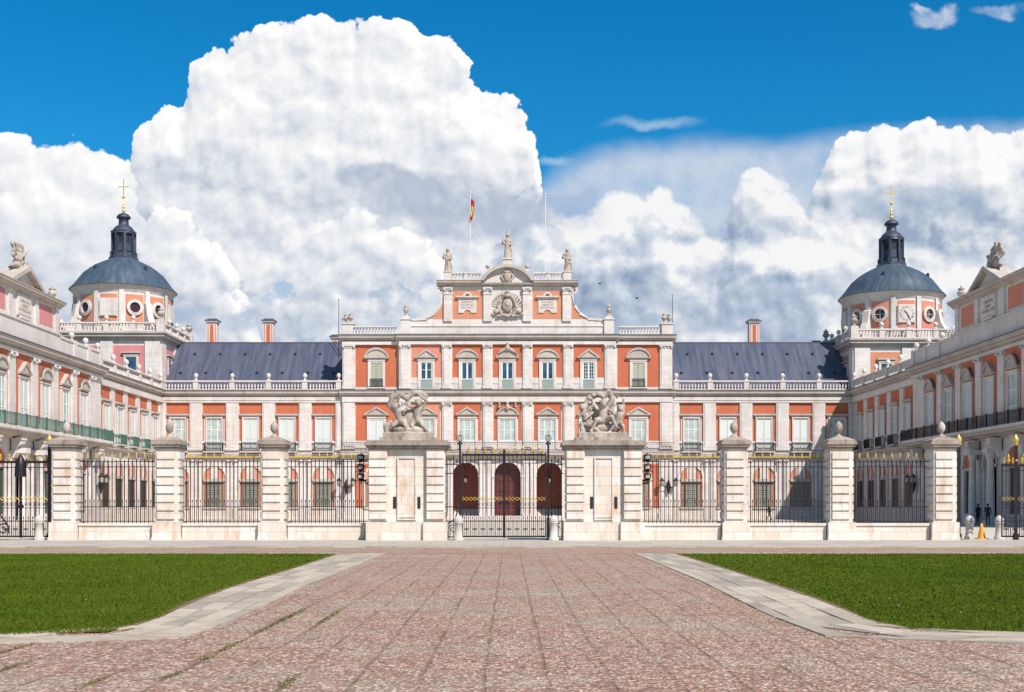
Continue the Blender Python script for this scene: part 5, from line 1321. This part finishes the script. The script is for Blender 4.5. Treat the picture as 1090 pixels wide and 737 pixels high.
def lawn(s, gi, go, lab):
    ZG = .016
    g = [Vector(G(*p, .015)) for p in gi]; o = [Vector(G(*p, .02)) for p in go]
    g.append(Vector((s * 60, g[-1].y))); o.append(Vector((s * 60, o[-1].y)))
    yb = 39.6
    g[0].y = yb; o[0].y = 40.2
    sheet('lawn', [tuple(q) for q in g] + [(s * 60, yb)], ZG, M['grass'])
    # border of stone slabs, rows of separate stones
    mb = MB(); G2 = dense(g, 64); O2 = dense(o, 64); rows = [0, .07, .34, .60, .85, 1.0]
    for r in range(5):
        i = rk.randrange(2)
        a_prev = 0
        while a_prev < 64:
            st = min(64, a_prev + rk.choice((1, 1, 2)) ); a, b = a_prev, st
            def P(i_, f): return G2[i_].lerp(O2[i_], f)
            e = .022; q = [P(a, rows[r]), P(b, rows[r]), P(b, rows[r + 1]), P(a, rows[r + 1])]
            c = sum(q, Vector((0, 0))) / 4; q = [c + (v - c) * (1 - e * 2) for v in q]; z = .012 + rk.uniform(0, .008)
            if s < 0: q = q[::-1]
            mb.add([(v.x, v.y, z) for v in q] + [(v.x, v.y, -.02) for v in q], [(3, 2, 1, 0), (0, 1, 5, 4), (1, 2, 6, 5), (2, 3, 7, 6), (3, 0, 4, 7)], 3 if r == 0 else rk.randrange(3)); a_prev = st
    # far border
    x = g[0].x
    while abs(x) < 60:
        L = rk.uniform(1.0, 1.7); mb.box(x, x + s * (L - .02), yb + .005, 40.2, -.02, .03, rk.randrange(3)); x += s * L
    k = link('stone_border', mb.mesh('stone_border', ['kerb', 'kerb2', 'kerb3', 'soil'])); k['kind'] = 'structure'
    # blades
    rs = np.random.RandomState(4 + s); poly = np.array([tuple(v) for v in g] + [(s * 60, yb)])
    n = 420000; y = 14.5 / (1 - rs.rand(n) * (1 - 14.5 / 39.6)); x = s * rs.rand(n) * 23
    ins = np.zeros(n, bool); j = len(poly) - 1
    for i in range(len(poly)):
        xi, yi = poly[i]; xj, yj = poly[j]
        ins ^= ((yi > y) != (yj > y)) & (x < (xj - xi) * (y - yi) / (yj - yi + 1e-12) + xi); j = i
    ins &= np.abs(x) < .46 * y
    x = x[ins]; y = y[ins]; n = len(x); x = x + rs.randn(n) * .045; y = y + rs.randn(n) * .05; 
    hh = (.016 + .022 * rs.rand(n)) * (1 + (y - 14) * .01); a = rs.rand(n) * 2 * PI; w = .006 * (1 + (y - 14) * .06)
    lean = rs.randn(n, 2) * .018
    V = np.zeros((n, 3, 3)); V[:, 0] = np.c_[x - w * np.cos(a), y - w * np.sin(a), np.full(n, ZG)]; V[:, 1] = np.c_[x + w * np.cos(a), y + w * np.sin(a), np.full(n, ZG)]; V[:, 2] = np.c_[x + lean[:, 0], y + lean[:, 1], ZG + hh]
    me = bpy.data.meshes.new('grass'); me.vertices.add(3 * n); me.vertices.foreach_set('co', V.ravel()); me.loops.add(3 * n); me.polygons.add(n)
    me.polygons.foreach_set('loop_start', np.arange(0, 3 * n, 3)); me.loops.foreach_set('vertex_index', np.arange(3 * n)); me.update(calc_edges=True); me.materials.append(M['grass'])
    o_ = link('grass', me); tag(o_, lab, 'grass', None, 'stuff')
    # daisies
    mb = MB()
    for i in range(36):
        k = rs.randint(n); cx, cy = x[k], y[k]
        if mnoise.noise(Vector((cx * .3, cy * .25, 3.1))) < .12: continue
        mb.lathe([(.001, .036), (.011, .038), (.011, .042), (.001, .046)], 6, (cx, cy, ZG))
    if mb.v: o_ = link('daisies', mb.mesh('daisies', 'white_paint')); tag(o_, 'tiny white daisies scattered over the lawn on the ' + ('left' if s < 0 else 'right'), 'daisies', None, 'stuff')
lawn(-1, gl, ol, 'short mown green grass of the lawn on the left of the cobbles'); lawn(1, gr_, orr, 'short mown green grass of the lawn on the right of the cobbles')
# weeds in the joints
M['weed'] = plain('weed_leaf', (.14, .13, .035), .8, 0, .4, 3)
mb = MB(); rw = random.Random(9)
spots = [(300, 655, 9), (330, 657, 9), (280, 661, 6), (296, 672, 4), (275, 686, 4), (100, 711, 3), (60, 717, 4), (205, 719, 3), (132, 727, 3), (317, 727, 4), (350, 700, 2), (230, 698, 3), (180, 666, 5), (145, 668, 4), (178, 678, 3), (205, 690, 3), (250, 672, 4),
         (90, 692, 4), (40, 690, 4), (620, 700, 3), (555, 720, 3), (830, 690, 4), (790, 710, 3), (960, 700, 4), (1040, 700, 4), (900, 655, 5), (860, 640, 4), (700, 665, 3), (860, 700, 3), (1000, 715, 3), (240, 676, 3), (15, 708, 4)]
spots = [(300, 655, 7), (332, 657, 7), (284, 661, 4), (296, 672, 3), (270, 689, 3), (205, 719, 2), (132, 727, 2), (317, 727, 3), (180, 666, 3), (145, 668, 3), (40, 692, 4), (8, 711, 3), (232, 700, 2)]
for p_, y_, c in spots:
    X, Y = G(p_, y_); X = (round(X / .57 - .0) ) * .57
    for k in range(c * 44):
        xx = X + rw.gauss(0, .028) ; yy = Y + rw.gauss(0, .10 * c); h = rw.uniform(.006, .022); a = rw.uniform(0, 2 * PI); w = .010
        mb.add([(xx - w * math.cos(a), yy - w * math.sin(a), 0), (xx + w * math.cos(a), yy + w * math.sin(a), 0), (xx + rw.gauss(0, .02), yy + rw.gauss(0, .02), h)], [(0, 1, 2)])
o = link('weeds', mb.mesh('weeds', 'weed')); tag(o, 'small weeds growing in the joints of the cobbles', 'weeds', None, 'stuff')

# ================================================================== CAMERA, SUN, SKY
cam = bpy.data.cameras.new('camera'); co = bpy.data.objects.new('camera', cam); COL.objects.link(co); scene.camera = co
co.location = (.24, 0, EYE); co.rotation_euler = (R(90), 0, 0)
cam.sensor_width = 36; cam.lens = FP / 1090 * 36; cam.shift_x = (545 - 542.3) / 1090; cam.shift_y = (539 - 368.5) / 1090
cam.clip_start = .1; cam.clip_end = 8000
AZ, EL = R(36), R(47)                # sun to the right, behind the camera
sd = Vector((math.sin(AZ) * math.cos(EL), -math.cos(AZ) * math.cos(EL), math.sin(EL)))
sl = bpy.data.lights.new('sun', 'SUN'); so = bpy.data.objects.new('sun', sl); COL.objects.link(so)
so.rotation_euler = sd.to_track_quat('Z', 'Y').to_euler(); sl.energy = SUN_E; sl.angle = R(.55); sl.color = (1, .945, .865)
w = bpy.data.worlds.new('World'); scene.world = w; w.use_nodes = True; nt = w.node_tree; nt.nodes.clear()
sky = N(nt, 'ShaderNodeTexSky', sky_type='NISHITA'); sky.sun_disc = False; sky.sun_elevation = EL; sky.sun_rotation = PI - AZ
sky.altitude = 500; sky.air_density = 1.0; sky.dust_density = .3; sky.ozone_density = 2.5
bg = N(nt, 'ShaderNodeBackground'); out = N(nt, 'ShaderNodeOutputWorld'); bg.inputs['Strength'].default_value = .1
tc = N(nt, 'ShaderNodeTexCoord'); s = N(nt, 'ShaderNodeSeparateXYZ'); nt.links.new(tc.outputs['Generated'], s.inputs[0])
yy = math_(nt, 'MAXIMUM', s.outputs[1], .02)
u = math_(nt, 'MULTIPLY_ADD', math_(nt, 'DIVIDE', s.outputs[0], yy), FP / 100); u.node.inputs[2].default_value = 5.423
v = math_(nt, 'MULTIPLY', math_(nt, 'DIVIDE', s.outputs[2], yy), FP / 100)
cmb = N(nt, 'ShaderNodeCombineXYZ'); nt.links.new(u, cmb.inputs[0]); nt.links.new(v, cmb.inputs[1]); P0 = cmb.outputs[0]
# saturated clear-sky colour
hs = N(nt, 'ShaderNodeHueSaturation'); hs.inputs['Saturation'].default_value = 1.45; hs.inputs['Value'].default_value = SKY_V; hs.inputs['Hue'].default_value = .488
nt.links.new(sky.outputs[0], hs.inputs['Color']); skyc = mix(nt, 1, hs.outputs[0], (.42, 1.0, 1.12), 'MULTIPLY')
def curve(t, X, pts):
    """height (hundreds of photo pixels above the horizon) of a cloud outline over the bearing coordinate"""
    n = t.nodes.new('ShaderNodeFloatCurve'); c = n.mapping.curves[0]
    P = [((x + 200) / 1500, (539 - y) / 600) for x, y in pts]
    P = [(min(1, max(0, p[0])), min(1, max(0, p[1]))) for p in P]
    while len(c.points) < len(P): c.points.new(.5, .5)
    for k, (x, y) in enumerate(P):
        c.points[k].location = (x, y); c.points[k].handle_type = 'AUTO'
    n.mapping.update(); t.links.new(X, n.inputs[1])
    return math_(t, 'MULTIPLY', n.outputs[0], 6.0)
def field_group(name, top, bottom, wamp, vamp, wscale=1.9, vscale=1.35, vdetail=4, vrough=.49, bsoft=1.0):
    g = bpy.data.node_groups.new(name, 'ShaderNodeTree')
    g.interface.new_socket('P', in_out='INPUT', socket_type='NodeSocketVector'); g.interface.new_socket('H', in_out='OUTPUT', socket_type='NodeSocketFloat')
    gi = g.nodes.new('NodeGroupInput'); go = g.nodes.new('NodeGroupOutput'); P = gi.outputs[0]
    tl = g.nodes.new('ShaderNodeVectorRotate'); tl.rotation_type = 'EULER_XYZ'; tl.inputs['Rotation'].default_value = (.9, .7, .5); g.links.new(P, tl.inputs['Vector'])
    wn = g.nodes.new('ShaderNodeTexNoise'); wn.inputs['Scale'].default_value = wscale; wn.inputs['Detail'].default_value = 4; wn.inputs['Roughness'].default_value = .62; g.links.new(tl.outputs[0], wn.inputs['Vector'])
    a = N(g, 'ShaderNodeVectorMath', operation='SUBTRACT'); g.links.new(wn.outputs['Color'], a.inputs[0]); a.inputs[1].default_value = (.5, .5, .5)
    b = N(g, 'ShaderNodeVectorMath', operation='MULTIPLY_ADD'); g.links.new(a.outputs[0], b.inputs[0]); b.inputs[1].default_value = (wamp, wamp, 0); g.links.new(P, b.inputs[2])
    W = b.outputs[0]; s_ = N(g, 'ShaderNodeSeparateXYZ'); g.links.new(W, s_.inputs[0])
    X = math_(g, 'MULTIPLY_ADD', s_.outputs[0], 1 / 15); X.node.inputs[2].default_value = 200 / 1500
    e = math_(g, 'SUBTRACT', curve(g, X, top), s_.outputs[1])
    if bottom: e = math_(g, 'MINIMUM', e, math_(g, 'MULTIPLY', math_(g, 'SUBTRACT', s_.outputs[1], curve(g, X, bottom)), bsoft))
    e = math_(g, 'MINIMUM', e, .9)
    e = math_(g, 'MINIMUM', e, math_(g, 'MULTIPLY', e, 2.4))
    vo = g.nodes.new('ShaderNodeTexVoronoi'); vo.feature = 'F1'; vo.voronoi_dimensions = '2D'; vo.inputs['Scale'].default_value = vscale; vo.inputs['Detail'].default_value = vdetail; vo.inputs['Roughness'].default_value = vrough; vo.inputs['Lacunarity'].default_value = 2.15
    vo.normalize = False; g.links.new(W, vo.inputs['Vector'])
    vv = math_(g, 'MULTIPLY_ADD', vo.outputs['Distance'], -vamp); vv.node.inputs[2].default_value = vamp * .76
    g.links.new(math_(g, 'ADD', math_(g, 'MULTIPLY', e, 1.05), vv), go.inputs[0])
    return g
def field(g, P):
    n = N(nt, 'ShaderNodeGroup'); n.node_tree = g; nt.links.new(P, n.inputs[0]); return n.outputs[0]
def shift(P, dx, dy):
    n = N(nt, 'ShaderNodeVectorMath', operation='ADD'); nt.links.new(P, n.inputs[0]); n.inputs[1].default_value = (dx, dy, 0); return n.outputs[0]
def smooth(H, a, b):
    m_ = N(nt, 'ShaderNodeMapRange', interpolation_type='SMOOTHSTEP'); nt.links.new(H, m_.inputs[0]); m_.inputs[1].default_value = a; m_.inputs[2].default_value = b; return m_.outputs[0]
def noise2(P, scale, detail=4, rough=.6, dist=0):
    tl = N(nt, 'ShaderNodeVectorRotate', rotation_type='EULER_XYZ'); tl.inputs['Rotation'].default_value = (.8, .6, .9); nt.links.new(P, tl.inputs['Vector']); return noise(nt, tl.outputs[0], scale, detail, rough, dist)
K = CLOUD_K
def sc(c): return tuple(x * K for x in c)
def layer(col, g, soft, k, stops, d=(.06, .105), alpha=1.0, bright=None, lo=0.0):
    H = field(g, P0); H2 = field(g, shift(P0, *d))
    sh = math_(nt, 'MULTIPLY', math_(nt, 'SUBTRACT', H, H2), k)
    sh = math_(nt, 'ADD', sh, .5)
    if bright is not None: sh = math_(nt, 'ADD', sh, bright)
    cc = ramp(nt, sh, [(p, sc(c)) for p, c in stops])
    A = math_(nt, 'MULTIPLY', smooth(H, lo, lo + soft), alpha)
    return mix(nt, A, col, cc)
def ell(P, x, y, rx, ry):
    d = N(nt, 'ShaderNodeVectorMath', operation='SUBTRACT'); nt.links.new(P, d.inputs[0]); d.inputs[1].default_value = (x / 100, (539 - y) / 100, 0)
    m_ = N(nt, 'ShaderNodeVectorMath', operation='MULTIPLY'); nt.links.new(d.outputs[0], m_.inputs[0]); m_.inputs[1].default_value = (100 / rx, 100 / ry, 0)
    l = N(nt, 'ShaderNodeVectorMath', operation='LENGTH'); nt.links.new(m_.outputs[0], l.inputs[0]); return math_(nt, 'SUBTRACT', 1, l.outputs['Value'])
def soft_mask(blobs, scale, amp, lo, hi):
    wn = N(nt, 'ShaderNodeTexNoise', noise_dimensions='2D'); wn.inputs['Scale'].default_value = scale; wn.inputs['Detail'].default_value = 4; nt.links.new(P0, wn.inputs['Vector'])
    a = N(nt, 'ShaderNodeVectorMath', operation='SUBTRACT'); nt.links.new(wn.outputs['Color'], a.inputs[0]); a.inputs[1].default_value = (.5, .5, .5)
    b = N(nt, 'ShaderNodeVectorMath', operation='MULTIPLY_ADD'); nt.links.new(a.outputs[0], b.inputs[0]); b.inputs[1].default_value = (amp, amp, 0); nt.links.new(P0, b.inputs[2])
    cur = None
    for q in blobs:
        e = ell(b.outputs[0], *q); cur = e if cur is None else math_(nt, 'MAXIMUM', cur, e)
    return smooth(cur, lo, hi)
big = noise2(shift(P0, 3.3, 1.7), .75, 3, .5); bd = math_(nt, 'MULTIPLY', math_(nt, 'SUBTRACT', big, .5), 1.3)
mid = noise2(shift(P0, 8.3, 5.7), 1.9, 6, .62)
col = skyc
VE = field_group('veil', [(-200, 175), (100, 190), (220, 200), (400, 190), (520, 195), (560, 190), (600, 166), (650, 150), (700, 143), (760, 137), (830, 138), (890, 130), (1000, 125), (1300, 120)], None, .25, .0, 1.2)
m1 = smooth(field(VE, P0), -.03, .34)
col = mix(nt, math_(nt, 'MULTIPLY', m1, ramp(nt, mid, [(.3, .6), (.6, 1.0)])), col, sc((.60, .70, .84)))
m2 = soft_mask([(695, 132, 66, 8), (590, 172, 24, 7)], 2.2, .2, 0, .9)
col = mix(nt, math_(nt, 'MULTIPLY', m2, .6), col, sc((.50, .70, .88)))
ST = [(.0, (.36, .45, .60)), (.3, (.58, .66, .77)), (.5, (.76, .80, .86)), (.75, (.93, .94, .97)), (1, (1.06, 1.05, 1.05))]
ST_W = [(.0, (.52, .60, .72)), (.25, (.70, .75, .83)), (.5, (.84, .87, .92)), (.75, (.97, .975, .99)), (1, (1.10, 1.09, 1.08))]
ST_G = [(.0, (.26, .36, .52)), (.3, (.42, .51, .66)), (.55, (.58, .66, .78)), (.8, (.80, .84, .90)), (1, (1.0, 1.0, 1.01))]
col = layer(col, field_group('bank_right', [(-200, 539), (760, 500), (800, 330), (850, 240), (880, 170), (895, 134), (920, 127), (940, 119), (960, 136), (985, 126), (1000, 132), (1025, 117), (1042, 113), (1060, 129), (1100, 138), (1300, 118)], None, .16, .5), .06, 2.0, ST, bright=math_(nt, 'MULTIPLY', bd, 1.2))
col = layer(col, field_group('bank_low', [(-200, 300), (200, 300), (400, 290), (520, 250), (570, 215), (610, 225), (640, 205), (680, 190), (700, 182), (725, 212), (765, 226), (785, 196), (810, 180), (838, 190), (860, 225), (900, 262), (960, 280), (1040, 262), (1300, 240)], None, .30, .42, 1.5), .16, 2.0, ST_G, bright=math_(nt, 'ADD', math_(nt, 'MULTIPLY', bd, 1.0), math_(nt, 'MULTIPLY', soft_mask([(692, 205, 60, 40), (805, 205, 60, 40), (835, 275, 70, 26), (640, 235, 50, 30), (1000, 300, 90, 30), (740, 270, 60, 24)], 2.2, .4, 0, .7), .5)))
col = layer(col, field_group('bank_left', [(-200, 160), (-40, 150), (10, 143), (60, 143), (110, 152), (145, 170), (160, 182), (190, 212), (225, 236), (250, 256), (262, 300), (300, 420), (420, 539), (1300, 539)], [(-200, 420), (0, 380), (150, 390), (300, 400), (1300, 400)], .16, .45), .06, 1.7, ST_W, bright=math_(nt, 'MULTIPLY', bd, .6))
col = layer(col, field_group('cumulus', [(-200, 539), (60, 500), (128, 260), (139, 165), (146, 126), (180, 108), (196, 100), (202, 74), (222, 52), (255, 34), (300, 22), (335, 20), (352, 24), (362, 17), (400, 16), (436, 26), (460, 46), (484, 52), (505, 66), (518, 92), (545, 104), (562, 120), (572, 145), (578, 190), (600, 330), (680, 539)],
    [(-200, 200), (110, 190), (150, 230), (190, 270), (240, 330), (330, 340), (430, 330), (500, 290), (545, 245), (585, 205), (640, 100), (1300, 100)], .21, .56, bsoft=.55), .045, 1.7, ST_W, bright=math_(nt, 'ADD', math_(nt, 'MULTIPLY', bd, .55), math_(nt, 'MULTIPLY', soft_mask([(420, 70, 120, 70), (280, 80, 100, 60), (520, 140, 70, 50), (180, 130, 50, 40), (310, 160, 70, 40)], 1.5, .6, 0, .8), .22)))
mk = soft_mask([(388, 188, 40, 20), (435, 208, 70, 34), (500, 228, 90, 34), (590, 225, 70, 26)], 2.4, .4, 0, .4)
col = mix(nt, math_(nt, 'MULTIPLY', math_(nt, 'MULTIPLY', mk, ramp(nt, mid, [(.38, .35), (.55, 1.0)])), .75), col, sc((.42, .50, .66)))
col = layer(col, field_group('cumulus_low', [(-200, 539), (100, 500), (140, 300), (158, 236), (185, 222), (215, 236), (240, 262), (262, 296), (272, 282), (300, 246), (328, 214), (352, 205), (372, 209), (402, 228), (432, 247), (460, 257), (474, 280), (490, 330), (560, 500), (1300, 539)],
    [(-200, 340), (240, 335), (330, 318), (420, 325), (500, 330), (1300, 340)], .17, .50, bsoft=.5), .07, 2.0, ST_W, bright=.04, alpha=.95)
mk = soft_mask([(640, 350, 150, 16), (250, 345, 150, 18), (845, 312, 56, 13), (980, 215, 120, 26), (340, 312, 70, 12), (20, 335, 60, 26)], 1.6, .45, 0, .6)
col = mix(nt, math_(nt, 'MULTIPLY', math_(nt, 'MULTIPLY', mk, ramp(nt, mid, [(.35, .3), (.6, 1.0)])), .75), col, sc((.42, .53, .69)))
m2 = soft_mask([(1000, 18, 34, 15), (984, 8, 18, 9), (1062, 11, 26, 12)], 2.6, .4, .05, .6)
col = mix(nt, math_(nt, 'MULTIPLY', m2, ramp(nt, mid, [(.38, .3), (.6, .95)])), col, sc((.72, .80, .92)))
nt.links.new(col, bg.inputs['Color'])
# the rest of the sky dome: broken fair-weather cloud, one noise only
bg2 = N(nt, 'ShaderNodeBackground'); bg2.inputs['Strength'].default_value = .1
fair = ramp(nt, noise(nt, tc.outputs['Generated'], 2.2, 4, .6), [(.46, 0.0), (.60, .75)])
nt.links.new(mix(nt, fair, skyc, sc((.40, .41, .43))), bg2.inputs['Color'])
reg = math_(nt, 'MULTIPLY', math_(nt, 'MULTIPLY', smooth(s.outputs[1], .10, .25), smooth(v, 7.2, 6.2)), smooth(math_(nt, 'ABSOLUTE', math_(nt, 'SUBTRACT', u, 5.4)), 9.0, 7.5))
ms = N(nt, 'ShaderNodeMixShader'); nt.links.new(reg, ms.inputs[0]); nt.links.new(bg2.outputs[0], ms.inputs[1]); nt.links.new(bg.outputs[0], ms.inputs[2])
nt.links.new(ms.outputs[0], out.inputs[0]); w.cycles.sampling_method = 'NONE'
scene.view_settings.view_transform = 'Standard'; scene.view_settings.look = 'None'; scene.view_settings.gamma = 1; scene.view_settings.exposure = EXPO
scene.render.engine = 'CYCLES'
scene.cycles.max_bounces = 5; scene.cycles.diffuse_bounces = 2; scene.cycles.glossy_bounces = 2
